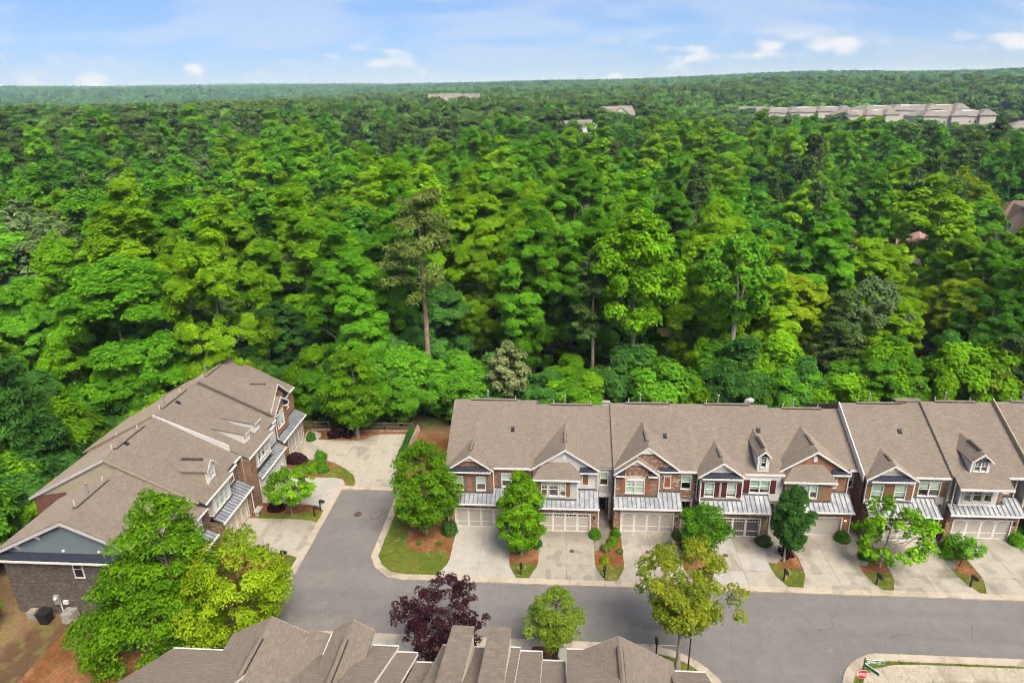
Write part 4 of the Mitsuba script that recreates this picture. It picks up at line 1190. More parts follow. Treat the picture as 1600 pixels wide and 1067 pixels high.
# ---- D: far end, orange brick gables
h = House(LEFT, 'far end townhouse of the left row with orange brick gables beside the wide driveway', 18.0, 25.2)
h.main_roof(18.0, 25.2, 22.8, 6.75, 30.2, 10.55, ov=.15)
h.side(18.0, -1, 23.1, 6.9, 30.2, 10.55, 37.3, 'siding_tan')
h.side(25.2, 1, 23.1, 6.9, 30.2, 10.55, 37.3, 'brick_orange')
h.p('step_flashing', hull([(17.83 + a, y, z + b) for a in (0, .09) for y, z in ((22.8, 6.75), (30.2, 10.55)) for b in (.01, .09)]), 'step_flashing')
h.wall(18.0, 21.6, 22.35, 3.6, 6.6, 'brick_orange', [(18.8, 4.45, 20.5, 6.05)])
h.polywall([(18.0, 6.6), (21.6, 6.6), (19.9, 7.75)], 22.36, 'brick_orange')
h.window(18.8, 20.5, 4.45, 6.05, 22.35, cols=2, grid=True, blinds=.9, lintel='trim_cream')
h.cross_gable(19.9, 1.95, 22.35, 8.0, 6.65)
h.polywall([(18.6, 6.6), (23.2, 6.6), (20.8, 8.9)], 22.95, 'brick_orange')
h.cross_gable(20.8, 2.7, 22.9, 9.2, 6.85)
for a, b in ((18.05, 18.8), (20.9, 21.6)): h.pent(a, b, 22.35, 6.5, 6.8, .36)
h.pent(21.9, 23.1, 22.95, 6.7, 6.95, .3)
h.wall(21.6, 25.2, 23.0, 3.4, 6.75, 'brick_orange', [(22.7, 4.9, 23.5, 6.2)])
h.window(22.7, 23.5, 4.9, 6.2, 23.0, grid=True, blinds=.9)
h.gutter(21.6, 25.3, 22.8, 6.75)
h.metal([(17.95, 21.62, 22.36), (21.62, 24.9, 23.0)], 21.6, 3.25)
h.garage(18.0, 24.8, 22.0, 3.15, 'brick_orange', 20.0, 24.3, 2.25, 'panels')
h.downspout(18.0, 22.2, 3.5, 6.5)

# ------------------------------------------------------------------ the near row, its roofs seen from behind (x = -s, y = -t)
def strip(h, s0, s1, t0, zt=6.1, name='roof_strip', up=7.2, lift=0.0):
    """one field of roof between steps: eave at t0, rising towards the camera"""
    y0 = -t0
    h.p(name, slab([(-s0, y0, zt + lift), (-s1, y0, zt + lift), (-s1, y0 + up, zt + lift + up * .5), (-s0, y0 + up, zt + lift + up * .5)], .24), 'shingle')
    h.p('gutter', bx(-s0, -s1, y0 - .12, y0 + .01, zt + lift - .2, zt + lift - .02), 'trim_white')
    for s in (s0, s1): h.p('side_trim', yz(Polygon([(y0, zt + lift - .22), (y0 + up, zt + lift + up * .5 - .22), (y0 + up, zt + lift + up * .5 - .03), (y0, zt + lift - .03)]), -s - .02, .04), 'trim_white')


def near_gable(h, sc, zp, wl, wr, tf, depth, sl=.6, name='gable_roof', vent=(0.15, 0.75), wall_m='siding_white', kink=None):
    y0, o = -tf, []
    for sg, w in ((1, wl), (-1, wr)):    # x = -s, so the left of the picture is +x
        o.append(slab([(-sc, y0, zp), (-sc + sg * w, y0, zp - sl * w), (-sc + sg * w, y0 + depth, zp - sl * w), (-sc, y0 + depth, zp)], .16))
        h.p('rake_trim', xz(Polygon([(-sc, zp - .02), (-sc + sg * w, zp - sl * w - .02), (-sc + sg * w, zp - sl * w - .2), (-sc, zp - .22)]), y0 - .03, .06), 'trim_white')
    rk = h.p(name, o, 'shingle')
    a, b = y0 + depth * vent[0], y0 + depth * vent[1]
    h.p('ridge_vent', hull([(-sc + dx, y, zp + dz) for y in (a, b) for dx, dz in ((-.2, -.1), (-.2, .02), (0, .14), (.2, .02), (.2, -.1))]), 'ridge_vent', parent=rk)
    h.p('vent_cap', hull([(-sc + dx, y, zp + dz) for y in (a, b) for dx, dz in ((-.15, .0), (-.15, .05), (0, .17), (.15, .05), (.15, .0))]), 'shingle', parent=rk)
    h.p('front_wall', xz(Polygon([(-sc + wl - .3, 0), (-sc - wr + .3, 0), (-sc - wr + .3, zp - sl * wr - .1), (-sc, zp - .25), (-sc + wl - .3, zp - sl * wl - .1)]), y0 + .3, .2), wall_m)


def near_body(h, s0, s1, t_front, t_back, ze=5.7):
    h.p('front_wall', bx(-s0, -s1, -t_front, -t_front + .2, -.3, ze), 'brick_brown')
    for s in (s0, s1 + .2): h.p('side_wall', bx(-s, -s + .2, -t_front + .21, -t_back, -.3, ze), 'brick_brown')


h = House(NEAR, 'near townhouse roof with a big ridged gable beside the yellow green tree', 5.7, 15.2)
strip(h, -15.6, -9.0, -14.45, up=9)
near_gable(h, -9.2, 7.75, 3.0, 3.4, -13.05, 9.5, .54, vent=(.2, .52))
h.p('low_roof', slab([(5.7, 12.45, 5.9), (7.9, 12.95, 6.95), (7.9, 20, 6.95), (5.7, 20, 5.78)], .2), 'shingle')
h.p('gutter', bx(5.58, 5.7, 12.4, 19, 5.6, 5.8), 'trim_white')
near_body(h, -15.2, -5.9, -14.8, -24)
h = House(NEAR, 'near townhouse roof with one tall narrow dormer, between the big gable and the twin dormers', -2.05, 5.5)
strip(h, -5.9, -2.7, -14.2, up=9, lift=-.25)
near_gable(h, -3.62, 8.05, 1.35, 1.35, -13.35, 8.5, .62, name='dormer_roof', vent=(.2, .66))
for x in (2.45, 4.72): h.p('cheek', yz(Polygon([(13.65, 5.8), (17, 7.05), (13.65, 7.1)]), x, .12), 'siding_beige')
strip(h, -2.7, -.75, -13.5, up=9.5)
strip(h, -.75, .62, -14.0, up=9, lift=.02)
strip(h, .66, 2.05, -14.7, up=8, lift=-.02)
near_body(h, -5.6, 2.0, -14.8, -24)
h = House(NEAR, 'near townhouse roof with twin shed dormers behind the purple tree', -10.15, -2.1)
strip(h, 2.1, 4.0, -13.25, up=9.5)
strip(h, 4.0, 5.1, -13.0, up=9.5, lift=-.3)
for a, b in ((2.9, 4.32), (5.25, 6.68)):
    y0 = 13.45
    h.p('shed_dormer_roof', slab([(-a, y0, 8.0), (-b, y0, 8.0), (-b, y0 + 6, 9.5), (-a, y0 + 6, 9.5)], .18), 'shingle')
    for s in (a + .1, b - .1): h.p('cheek', yz(Polygon([(y0 + .3, 6.1), (y0 + 6, 9.25), (y0 + .3, 7.85)]), -s - .06, .12), 'siding_beige')
    h.p('dormer_wall', xz(sbox(-b + .1, 6.1, -a - .1, 7.85), y0 + .3, .14), 'siding_beige')
strip(h, 5.1, 7.22, -13.2, up=9.5)
strip(h, 7.24, 8.66, -13.48, up=9, lift=.02)
strip(h, 8.7, 10.12, -14.15, up=8.5)
near_body(h, 2.1, 10.1, -14.8, -24)
h = House(NEAR, 'near townhouse roof with a broad gable beside the black street lamp', -18.9, -10.2)
strip(h, 10.2, 13.2, -13.1, up=9.5, lift=-.05)
near_gable(h, 13.4, 8.1, 3.2, 3.5, -13.9, 9.0, .56, vent=(.1, .7))
strip(h, 16.6, 18.75, -14.55, up=9, lift=.0)
near_body(h, 10.2, 18.5, -14.9, -24)

# ------------------------------------------------------------------ street furniture and small things
def mailbox(s, t, rot, label):
    k = thing('mailbox', label, 'mailbox', 'mailboxes along the kerbs')
    c, sn = cos(rot), sin(rot)
    M = frame((c, sn), (-sn, c), (s, t, -.02))
    post = bx(-.05, .05, -.05, .05, 0, 1.0)
    arm = bx(-.04, .04, -.42, .12, .93, 1.0)
    brace = hull([(x, y, z) for x in (-.025, .025) for y, z in ((-.05, .62), (-.05, .7), (-.34, .93), (-.26, .93))])
    put(k, [post, arm, brace], 'black_metal', M)
    th = np.linspace(0, math.pi, 9)
    prof = Polygon([(-.11, 1.0), (.11, 1.0)] + [(.11 * cos(a), 1.15 + .11 * sin(a)) for a in th])
    part(k, 'box', xz(prof, -.5, .54), 'plastic_black', M)
    part(k, 'door', xz(prof.buffer(.008), -.52, .018), 'black_metal', M)
    part(k, 'flag', [bx(.115, .13, -.2, -.17, 1.02, 1.3), bx(.115, .13, -.2, -.08, 1.22, 1.3)], 'iron_brown', M)
    fin = trimesh.creation.icosphere(1, .05); fin.apply_translation([0, 0, 1.03])
    part(k, 'finial', fin, 'black_metal', M)


for s, t, r, l in ((6.3, 1.15, .1, 'black mailbox on the lawn strip left of the stained driveway, below the round dense tree'), (13.6, 1.1, -.15, 'black mailbox on the lawn strip right of the stained driveway'),
                   (28.95, 1.5, .15, 'black mailbox on the grass below the tall oval tree of the brick row'), (36.55, 1.3, .2, 'black mailbox on the grass below the sparse large leaved tree'),
                   (44.25, 1.45, .35, 'black mailbox on the grass at the far right of the brick row'), (21.7, 1.2, 0, 'black mailbox half hidden behind the crown of the yellowing maple'),
                   (-15.1, 8.75, 1.5, 'black mailbox in front of the small side street tree, nearer of two'), (-14.85, 9.8, 1.5, 'black mailbox at the edge of the side street driveway, farther of two'),
                   (-15.6, 1.75, 1.45, 'black mailbox sticking out behind the yellow green tree'), (17.0, -7.25, 3.1, 'dark mailbox on the verge under the yellowing maple')):
    mailbox(s, t, r, l)

# street lamp
k = thing('street_lamp', 'black street lamp with a lantern head beside the yellowing maple', 'street lamp')
LP = (18.84, -9.75)
put(k, tube([W(*LP, -.05), W(*LP, .5), W(*LP, .55), W(*LP, 4.1)], [.11, .09, .055, .045], 10), 'black_metal', smooth=30)
part(k, 'lantern', [tube([W(*LP, 4.08), W(*LP, 4.16), W(*LP, 4.2)], [.06, .13, .16], 8)], 'black_metal')
part(k, 'glass', tube([W(*LP, 4.2), W(*LP, 4.42), W(*LP, 4.58)], [.15, .2, .2], 8), mat('frosted', {'type': 'roughplastic', 'diffuse_reflectance': rgb(.22, .25, .33), 'alpha': .2}))
part(k, 'cap', tube([W(*LP, 4.58), W(*LP, 4.62), W(*LP, 4.8), W(*LP, 4.9)], [.27, .26, .09, .03], 8), 'black_metal')

# stop sign with street name blades
PS = (30.72, -9.75)
k = thing('stop_sign', 'red octagonal stop sign on a dark post with green street name blades, lower right corner', 'stop sign')
put(k, tube([W(*PS, -.05), W(*PS, 3.0)], .045, 8), 'bark_dark')
rough('sign_red', (0.55, 0.012, 0.03), .4, .4)
rough('sign_green', (0.01, 0.16, 0.075), .4, .4)
rough('sign_white', (0.8, 0.8, 0.8), .5)


def octa(r, y, th):
    return xz(Polygon([(r * cos(rad(22.5 + 45 * i)), r * sin(rad(22.5 + 45 * i))) for i in range(8)]), y, th)


SM = frame((1, 0), (0, 1), (PS[0], PS[1], 1.62))
part(k, 'rim', octa(.41, -.085, .02), 'sign_white', SM)
part(k, 'plate', octa(.385, -.094, .012), 'sign_red', SM)
tx = meshkit.text_mesh('STOP', .27, .006, True)
tx.vertices = np.column_stack([tx.vertices[:, 0] * .86 - (tx.bounds[1][0] * .86) / 2, -tx.vertices[:, 2] - .096, tx.vertices[:, 1] - .135])
part(k, 'lettering', tx, 'sign_white', SM)


def blade(ax, ay, z, L, name, text):
    M = frame(ax, ay, (PS[0], PS[1], z))
    g = part(k, name, xz(sbox(.05, -.12, L, .12).buffer(.04).buffer(-.02), -.012, .024), 'sign_green', M)
    part(g, 'rim', xz(sbox(.05, -.12, L, .12).buffer(.03).difference(sbox(.05, -.12, L, .12).buffer(.012)), -.016, .032), 'sign_white', M)
    if text:   # too small to read in the photograph: two words of letter-sized strokes
        rg, x, o = np.random.default_rng(5), .16, []
        for n in text:
            for _ in range(n):
                w = rg.uniform(.035, .06)
                o.append(bx(x, x + w, -.02, -.013, -.06, rg.uniform(.02, .06)))
                x += w + .018
            x += .07
        part(g, 'lettering', o, 'sign_white', M)


blade((1, -.05), (.05, 1), 2.72, 1.25, 'name_blade', (9, 4))
blade((.62, -.78), (.78, .62), 2.42, 1.05, 'name_blade', None)

# things by the end wall of the left row
k = thing('air_conditioner', 'square grey air conditioner unit beside the grey brown end wall', 'air conditioner')
put(k, bx(-30.85, -29.95, -6.45, -5.6, -.2, .75), 'gray_metal', ROW)
fan = trimesh.creation.annulus(.2, .36, .05); fan.apply_translation([-30.4, -6.02, .765])
part(k, 'fan_guard', fan, 'bark_gray', ROW)
part(k, 'grille', [bx(-30.88, -29.92, -6.48 + 0, -5.57, z, z + .02) for z in np.arange(-.05, .7, .12)], 'bark_gray', ROW)
k = thing('trash_bin', 'black wheeled bin lying open beside the grey brown end wall', 'bin')
put(k, hull([(-32.35 + x * w, -6.3 + y * w, z) for x in (-1, 1) for y in (-1, 1) for z, w in ((-.2, .33), (.8, .42))]), 'plastic_black', ROW)
part(k, 'lid', hull([(-32.35 + x, -6.3 + y, .82 + z) for x in (-.46, .46) for y, z in ((-.46, 0), (-.46, .05), (.46, .1), (.46, 0))]), 'plastic_black', ROW)
part(k, 'handle', bx(-32.7, -32.0, -6.85, -6.78, .72, .78), 'plastic_black', ROW)
for dx in (-.3, .3):
    w = trimesh.creation.cylinder(.12, .07, sections=16); w.apply_transform(trimesh.transformations.rotation_matrix(math.pi / 2, [0, 1, 0])); w.apply_translation([-32.35 + dx, -5.9, -.1])
    part(k, 'wheel', w, 'black_metal', ROW)
k = thing('electric_meter', 'grey electric meter boxes with conduit on the grey brown end wall', 'meter')
put(k, bx(-31.95, -31.5, -5.52, -5.32, .9, 1.75), 'gray_metal', ROW)
part(k, 'dial', tube([W(-31.72, -5.5, 1.55), W(-31.72, -5.66, 1.55)], .13, 12), 'trim_white')
part(k, 'conduit', tube([W(-31.5, -5.42, .95), W(-31.45, -5.45, -.2)], .04, 6), 'trim_white')
part(k, 'box', bx(-31.2, -30.85, -5.5, -5.32, .9, 1.25), 'trim_white', ROW)
k = thing('crawl_vent', 'low dark utility box at the foot of the grey brown end wall', 'utility box')
put(k, bx(-34.2, -33.6, -6.1, -5.5, -.2, .35), 'gray_metal', ROW)
part(k, 'lid', bx(-34.25, -33.55, -6.15, -5.45, .35, .4), 'bark_gray', ROW)
k = thing('garden_bench', 'small grey stone bench beside the stone garage corner', 'bench')
put(k, hull([(-21.05 + x, 9.0 + y, .42 + z) for x in (-.3, .3) for y in (-.55, .55) for z in (0, .08)]), 'concrete_clean', ROW)
for y in (8.65, 9.3): part(k, 'leg', bx(-21.25, -20.85, y - .06, y + .06, -.05, .42), 'concrete_clean', ROW)
# satellite dish on the fourth roof
k = thing('satellite_dish', 'white satellite dish standing behind the roof ridge of the house with maroon shutters', 'satellite dish')
u, v = np.meshgrid(np.linspace(0, 1, 6), np.linspace(0, 2 * np.pi, 21)[:-1])
R_ = .52
P = np.stack([R_ * u * np.cos(v), -.22 * (1 - u * u) + 0 * v, R_ * u * np.sin(v)], -1)
idx = np.arange(120).reshape(20, 6)
q = np.array([[idx[i, j], idx[(i + 1) % 20, j], idx[(i + 1) % 20, j + 1], idx[i, j + 1]] for i in range(20) for j in range(5)])
dm = trimesh.Trimesh(P.reshape(-1, 3), np.vstack([q[:, [0, 1, 2]], q[:, [0, 2, 3]]]), process=False)
dm.apply_transform(trimesh.transformations.rotation_matrix(.5, [1, 0, 0]))
dm.apply_translation([28.9, 16.75, 9.75])
put(k, dm, 'trim_white', ROW, smooth=True)
part(k, 'mast', tube([W(28.9, 16.6, 9.2), W(28.9, 16.62, 9.72)], .03, 6), 'gray_metal')
part(k, 'arm', tube([W(28.9, 16.75, 9.55), W(28.9, 16.1, 10.0)], .018, 5), 'gray_metal')
# timber retaining wall and rail fence behind the wide driveway
k = thing('retaining_wall', 'weathered timber retaining wall at the right edge of the wide driveway', 'retaining wall')
put(k, tube([W(-8.2, 27.4, -.3), W(-8.2, 27.4, .4)], .09, 6), 'bark_gray')
for i, (t0, t1) in enumerate(((21.8, 23.2), (23.22, 24.6), (24.62, 26.0), (26.02, 27.4))):
    for j in range(4): part(k, 'plank', bx(-8.25 - .05 * j, -8.1 - .05 * j, t0, t1, -.2 + j * .24, .02 + j * .24), 'bark_gray' if (i + j) % 3 else 'bark_pine', ROW)
k = thing('rail_fence', 'low brown rail fence along the back of the wide driveway, under the bright tree', 'fence')
put(k, [bx(-23.5, -9.0, 27.35, 27.43, z, z + .12) for z in (.35, .8)], 'bark_dark', ROW)
for s in np.arange(-23.4, -8.9, 1.8): part(k, 'post', bx(s - .06, s + .06, 27.3, 27.48, -.25, 1.05), 'bark_dark', ROW)
k = thing('edging_board', 'weathered board edging behind the mulch bed at the back of the wide driveway', 'edging')
put(k, bx(-22, -9.1, 26.95, 27.05, -.2, .12), 'bark_gray', ROW)
# dark car on the near row's driveway, only its nose seen between two roofs
k = thing('parked_car', 'dark blue car on the near driveway glimpsed between two roofs', 'car')
CM = frame((0, 1), (-1, 0), (-6.9, -10.4, 0))
prof = Polygon([(-2.2, .25), (2.2, .25), (2.25, .6), (2.1, .78), (1.1, .92), (.45, 1.38), (-1.1, 1.42), (-1.7, 1.0), (-2.2, .92)])
rough('car_paint', (0.012, 0.018, 0.035), .25, .6, .2, clearcoat=1.0)
body = xz(prof.buffer(.06).buffer(-.02), -.86, 1.72)
put(k, body, 'car_paint', CM)
for x, nm in ((.83, 'windscreen'), (-1.42, 'rear_window')):
    pts = [(.5, 1.37), (1.12, .95)] if x > 0 else [(-1.14, 1.4), (-1.68, 1.02)]
    part(k, nm, hull([(a + c * (.05 if x > 0 else -.05), y, b + c * .03) for a, b in pts for y in (-.7, .7) for c in (0.2, 1)]), mat('car_glass', {'type': 'roughplastic', 'diffuse_reflectance': rgb(.05, .09, .12), 'alpha': .05}) if 'mat_car_glass' not in scene else 'car_glass', CM)
for x in (-1.4, 1.4):
    for y in (-.86, .86):
        w = trimesh.creation.cylinder(.33, .2, sections=20)
        w.apply_transform(trimesh.transformations.rotation_matrix(math.pi / 2, [1, 0, 0])); w.apply_translation([x, y, .33])
        wk = part(k, 'wheel', w, 'plastic_black', CM)
for y in (-.6, .6): part(k, 'headlight', bx(2.14, 2.27, y - .18, y + .18, .6, .74), 'trim_white', CM)

# ------------------------------------------------------------------ plants
def leaves(rng, P, Nn, size, aspect=1.5, rv=None, cv=None, jitter=.4, tri=False):
    """leaf-sized rhombs at the points P, facing about Nn: vertices, faces, uv"""
    n = len(P)
    d = Nn + rng.normal(0, jitter, (n, 3))
    d /= np.linalg.norm(d, axis=1, keepdims=True) + 1e-9
    a = np.cross(d, rng.normal(0, 1, (n, 3)))
    a /= np.linalg.norm(a, axis=1, keepdims=True) + 1e-9
    b = np.cross(d, a)
    s = size * rng.uniform(.6, 1.35, (n, 1))
    q = np.stack([P - a * s * .5 * aspect ** .5, P + b * s * .5 / aspect ** .5, P + a * s * .5 * aspect ** .5, P - b * s * .5 / aspect ** .5], 1)
    if tri:
        q = np.stack([P - a * s * .6 - b * s * .42, P + a * s * .6 - b * s * .3, P + b * s * .75], 1)
        rv = rng.uniform(0, 1, n) if rv is None else rv
        return q.reshape(-1, 3), np.arange(3 * n).reshape(-1, 3), np.repeat(np.stack([rv, np.zeros(n) if cv is None else cv], 1), 3, 0)
    q[:, 1] += d * s * .12
    q[:, 3] += d * s * .12
    f = (np.arange(n) * 4)[:, None] + np.array([[0, 1, 2, 0, 2, 3]])
    rv = rng.uniform(0, 1, n) if rv is None else rv
    cv = np.zeros(n) if cv is None else cv
    uv = np.repeat(np.stack([rv, cv], 1), 4, 0)
    return q.reshape(-1, 3), f.reshape(-1, 3), uv


def sphere_dirs(rng, n):
    d = rng.normal(0, 1, (n, 3))
    return d / np.linalg.norm(d, axis=1, keepdims=True)


PROFILE = {'oval': lambda h: np.sqrt(np.clip(1 - (2 * h - 1) ** 2, 0, 1)) * (1.05 - .25 * h), 'dome': lambda h: np.sqrt(np.clip(1 - np.clip(h, 0, 1) ** 1.5, 0, 1)) * (.8 + .2 * np.clip(h * 6, 0, 1)), 'round': lambda h: np.sqrt(np.clip(1 - (2 * h - 1) ** 2, 0, 1)),
           'spread': lambda h: np.clip(np.sqrt(np.clip(h * 1.6, 0, 1)) * np.sqrt(np.clip(1 - ((h - .35) / .65).clip(0, 1) ** 2, 0, 1)), .15, 1),
           'cone': lambda h: np.clip(1.02 - h, 0, 1) ** .75 * np.clip(h * 6 + .2, 0, 1), 'tulip': lambda h: np.clip(h * 2.6 + .35, 0, 1) * np.clip(1.06 - h, 0, 1) ** .3 * 1.0,
           'vase': lambda h: (.35 + .65 * np.clip(h * 1.7, 0, 1)) * np.sqrt(np.clip(1 - ((h - .55) / .47).clip(0, 1) ** 2, 0, 1))}


def crown(rng, prof, r, z0, z1, lobes, lr, per, size, flat_=.95, droop=0., fill=.45, gap=0., up=.65, squeeze=1.0):
    """leaf clumps through a crown's volume: most near its outline, some inside"""
    pf = PROFILE[prof]
    H = z1 - z0
    cs, rs = [], []
    tries = 0
    while len(cs) < lobes and tries < lobes * 40:
        tries += 1
        h = rng.uniform(.02, 1)
        w = float(pf(np.array(h)))
        if rng.uniform() > w + .12: continue
        a = rng.uniform(0, 2 * np.pi)
        out = (1 - fill * rng.uniform() ** 1.5)
        rr = max(0, r * w * out - lr * .45) * (1 + .22 * math.sin(3 * a + h * 5) * .6 + rng.normal(0, .06))
        c = np.array([rr * cos(a), rr * sin(a) * squeeze, z0 + h * H - lr * .3 - droop * (rr / r) ** 2])
        l = lr * rng.uniform(.65, 1.25)
        if any(np.linalg.norm(c - o) < .42 * (l + q) for o, q in zip(cs, rs)): continue
        if gap and meshkit.noise(c[None] * .35 + 7.7, 3)[0] < gap: continue
        cs.append(c); rs.append(l)
    V, Fc, UV, n0 = [], [], [], 0
    for c, l in zip(cs, rs):
        n = int(per * (l / lr) ** 2)
        d = sphere_dirs(rng, n)
        d[:, 2] = np.where(d[:, 2] < -.35, -d[:, 2] * .6, d[:, 2])
        rad_ = l * rng.uniform(.35, 1.05, (n, 1)) ** .6
        ctr = c + d * rad_ * np.array([1, 1, flat_])
        o = ctr - np.array([0, 0, z0 + H * .4])
        o /= np.linalg.norm(o, axis=1, keepdims=True) + 1e-9
        nn = d * .75 + o * .3 + np.array([0, 0, up * .6])
        v, f, uv = leaves(rng, ctr, nn, size, cv=np.full(n, rng.uniform()))
        V.append(v); Fc.append(f + n0); UV.append(uv); n0 += len(v)
    return np.vstack(V), np.vstack(Fc), np.vstack(UV), np.array(cs)


def bigcrown(rng, prof, r, z0, z1, boughs, br, lobes, lr, per, size, up=.4, wild=.25):
    """a large crown: boughs spread over its outline, each a heap of leaf clumps, with gaps between them"""
    pf, H = PROFILE[prof], z1 - z0
    B = []
    ph = rng.uniform(0, 6.28, 3)
    for i in range(boughs * 30):
        if len(B) >= boughs: break
        h = rng.uniform(.03, .97)
        w = float(pf(np.array(h)))
        if rng.uniform() > w + .1: continue
        a = rng.uniform(0, 2 * np.pi)
        env = r * w * (1 + wild * (.6 * sin(2 * a + ph[0]) + .5 * sin(3 * a + ph[1] + 4 * h)))
        rb = br * rng.uniform(.6, 1.15)
        rr = max(0., env - rb * .8) * (1 - .18 * rng.uniform() ** 2)
        c = np.array([rr * cos(a), rr * sin(a), z0 + h * H * (1 + .05 * sin(a + ph[2])) - rb * .4])
        if any(np.linalg.norm((c - o) * [1, 1, .8]) < .4 * (rb + q) for o, q in B): continue
        B.append((c, rb))
    V, Fc, UV, n0, cs = [], [], [], 0, [b[0] for b in B]
    for c, rb in B:
        ax = np.array([c[0], c[1], (c[2] - z0 - H * .35)]) / (np.linalg.norm([c[0], c[1], c[2] - z0 - H * .35]) + 1e-6)
        tint = rng.uniform()
        for j in range(lobes + 2):
            d = sphere_dirs(rng, 1)[0] + ax * .6 + np.array([0, 0, .25])
            d /= np.linalg.norm(d)
            lc = c + d * rb * rng.uniform(.5, .95) * np.array([1, 1, 1.25])
            if j >= lobes: lc = np.array([c[0] * rng.uniform(0, .6), c[1] * rng.uniform(0, .6), c[2] + rng.uniform(-1, 1)])
            l = lr * rng.uniform(.6, 1.25)
            n = int(per * (l / lr) ** 2)
            dd = sphere_dirs(rng, n)
            dd[:, 2] = np.where(dd[:, 2] < -.3, -dd[:, 2] * .5, dd[:, 2])
            P = lc + dd * l * rng.uniform(.3, 1.08, (n, 1)) ** .6
            v, f, uv = leaves(rng, P, dd * .55 + d * .3 + ax * .75 + np.array([0, 0, up * .6]), size, tri=True, jitter=.3, cv=np.full(n, .35 * tint + .65 * rng.uniform()))
            V.append(v); Fc.append(f + n0); UV.append(uv); n0 += len(v)
    return np.vstack(V), np.vstack(Fc), np.vstack(UV), np.array(cs)


def wood(rng, h, r0, cs, z_first, lean=(0, 0), sides=7, limbs=9, top=.85, multi=0):
    """tapered trunk with limbs that reach into the clumps"""
    zt = h * top
    ms = []
    k = 6
    zz = np.linspace(-.4, zt, k)
    wob = np.cumsum(rng.normal(0, .012 * h, (k, 2)), 0) * (zz / zt).clip(0, 1)[:, None]
    pts = np.column_stack([lean[0] * (zz / h).clip(0, 1) ** 1.3 + wob[:, 0], lean[1] * (zz / h).clip(0, 1) ** 1.3 + wob[:, 1], zz])
    ra = r0 * (1 - .86 * np.clip(zz / zt, 0, 1)) * np.where(zz < .15, 1.35, 1)
    if not multi: ms.append(tube(pts, ra, sides))
    else:
        for i in range(multi):
            a = i * 2 * np.pi / multi + rng.uniform(-.4, .4)
            t = cs[rng.integers(len(cs))] if len(cs) else np.array([0, 0, h])
            e = np.array([cos(a) * .45, sin(a) * .45, z_first]); e2 = np.array([cos(a) * 1.0, sin(a) * 1.0, h * .75])
            ms.append(tube([[cos(a) * .08, sin(a) * .08, -.3], e * .6 + [0, 0, z_first * .1], e, e2], [r0 * .5, r0 * .45, r0 * .36, r0 * .12], 5))
    if len(cs):
        pick = rng.permutation(len(cs))[:limbs]
        for i in pick:
            c = cs[i]
            zb = np.clip(c[2] - np.hypot(c[0], c[1]) * .8 - .3, z_first, zt * .96)
            j = np.clip(np.searchsorted(zz, zb), 1, k - 1)
            f = (zb - zz[j - 1]) / (zz[j] - zz[j - 1])
            b = pts[j - 1] * (1 - f) + pts[j] * f
            rb = max(.02, (ra[j - 1] * (1 - f) + ra[j] * f) * .55)
            mid = b * .5 + c * .5 + np.array([0, 0, -.08 * np.linalg.norm(c - b)]) + rng.normal(0, .05, 3)
            ms.append(tube([b, mid, c], [rb, rb * .6, rb * .2], 5, False))
    return trimesh.util.concatenate(ms)


def ply_leaves(v, f, uv, m):
    return PLY((v, f), m, uv=uv)


def plant(name, label, cat, s, t, z, cr, leafmat, trunk=None, barkmat='bark_gray', group=None, cname='crown'):
    """a unique tree or shrub standing at (s, t)"""
    k = thing(name, label, cat, group)
    o = W(s, t, z)
    v, f, uv, cs = cr
    if trunk is not None:
        tr = trunk.copy(); tr.apply_translation(o)
        part(k, 'trunk', tr, barkmat, smooth=True)
        kk = fresh(cname, k)
        scene[kk] = ply_leaves(v + o, f, uv, leafmat)
    else:
        scene[k] = ply_leaves(v + o, f, uv, leafmat)
    return k


def tree(label, s, t, h, z0, r, prof, leafmat, seed, lobes=55, lr=1.0, per=230, size=.3, bark_='bark_gray', tr=.16, lean=(0, 0), cat='tree', name='street_tree', off=(0, 0), multi=0, **kw):
    rng = np.random.default_rng(seed)
    c = crown(rng, prof, r, z0, h, lobes, lr, per, size, **kw)
    c[0][:, :2] += np.array(off); c[3][:, :2] += np.array(off)
    w = wood(rng, h, tr, c[3], max(.7, z0 + .2), lean=lean if lean != (0, 0) else off, limbs=14, multi=multi)
    return plant(name, label, cat, s, t, -.02, c, leafmat, w, bark_)


tree('tall bright green tree reaching up in front of the blue gabled house roof', -19.9, -7.6, 13.6, 3.0, 3.3, 'oval', 'leaf_bright', 101, 100, .85, 195, 0.200, gap=.2)
tree('broad green tree covering the corner of the grey brown end wall, lower left', -22.0, -8.7, 8.6, .3, 4.9, 'dome', 'leaf_bright', 102, 130, .85, 188, 0.192, gap=.22, up=.5)
tree('yellow green tree overhanging the side street, lower left', -15.6, -6.7, 9.0, .4, 4.5, 'round', 'leaf_yellow', 103, 150, .78, 166, 0.176, bark_='bark_dark', gap=.2)
tree('bright green spreading tree behind the wide driveway, in front of the wood', -15.5, 25.3, 12.0, 1.9, 4.0, 'tulip', 'leaf_bright', 104, 105, .85, 217, 0.216, tr=.22, gap=.2)
tree('dense green tree on the corner lawn beside the orange brick townhouse', -3.2, 6.6, 9.8, 1.4, 3.4, 'oval', 'leaf_bright', 105, 110, .72, 159, 0.192, tr=.17, gap=.22)
tree('rounded dense tree in the bed between the first two long row driveways', 6.2, 3.8, 8.8, 1.0, 2.45, 'oval', 'leaf_bright', 106, 95, .62, 188, 0.176, tr=.13, gap=.1)
tree('low green tree in front of the house with maroon shutters', 21.9, 4.0, 5.5, .9, 2.6, 'spread', 'leaf_green', 107, 70, .58, 116, 0.176, off=(.5, 0), tr=.11, gap=.25)
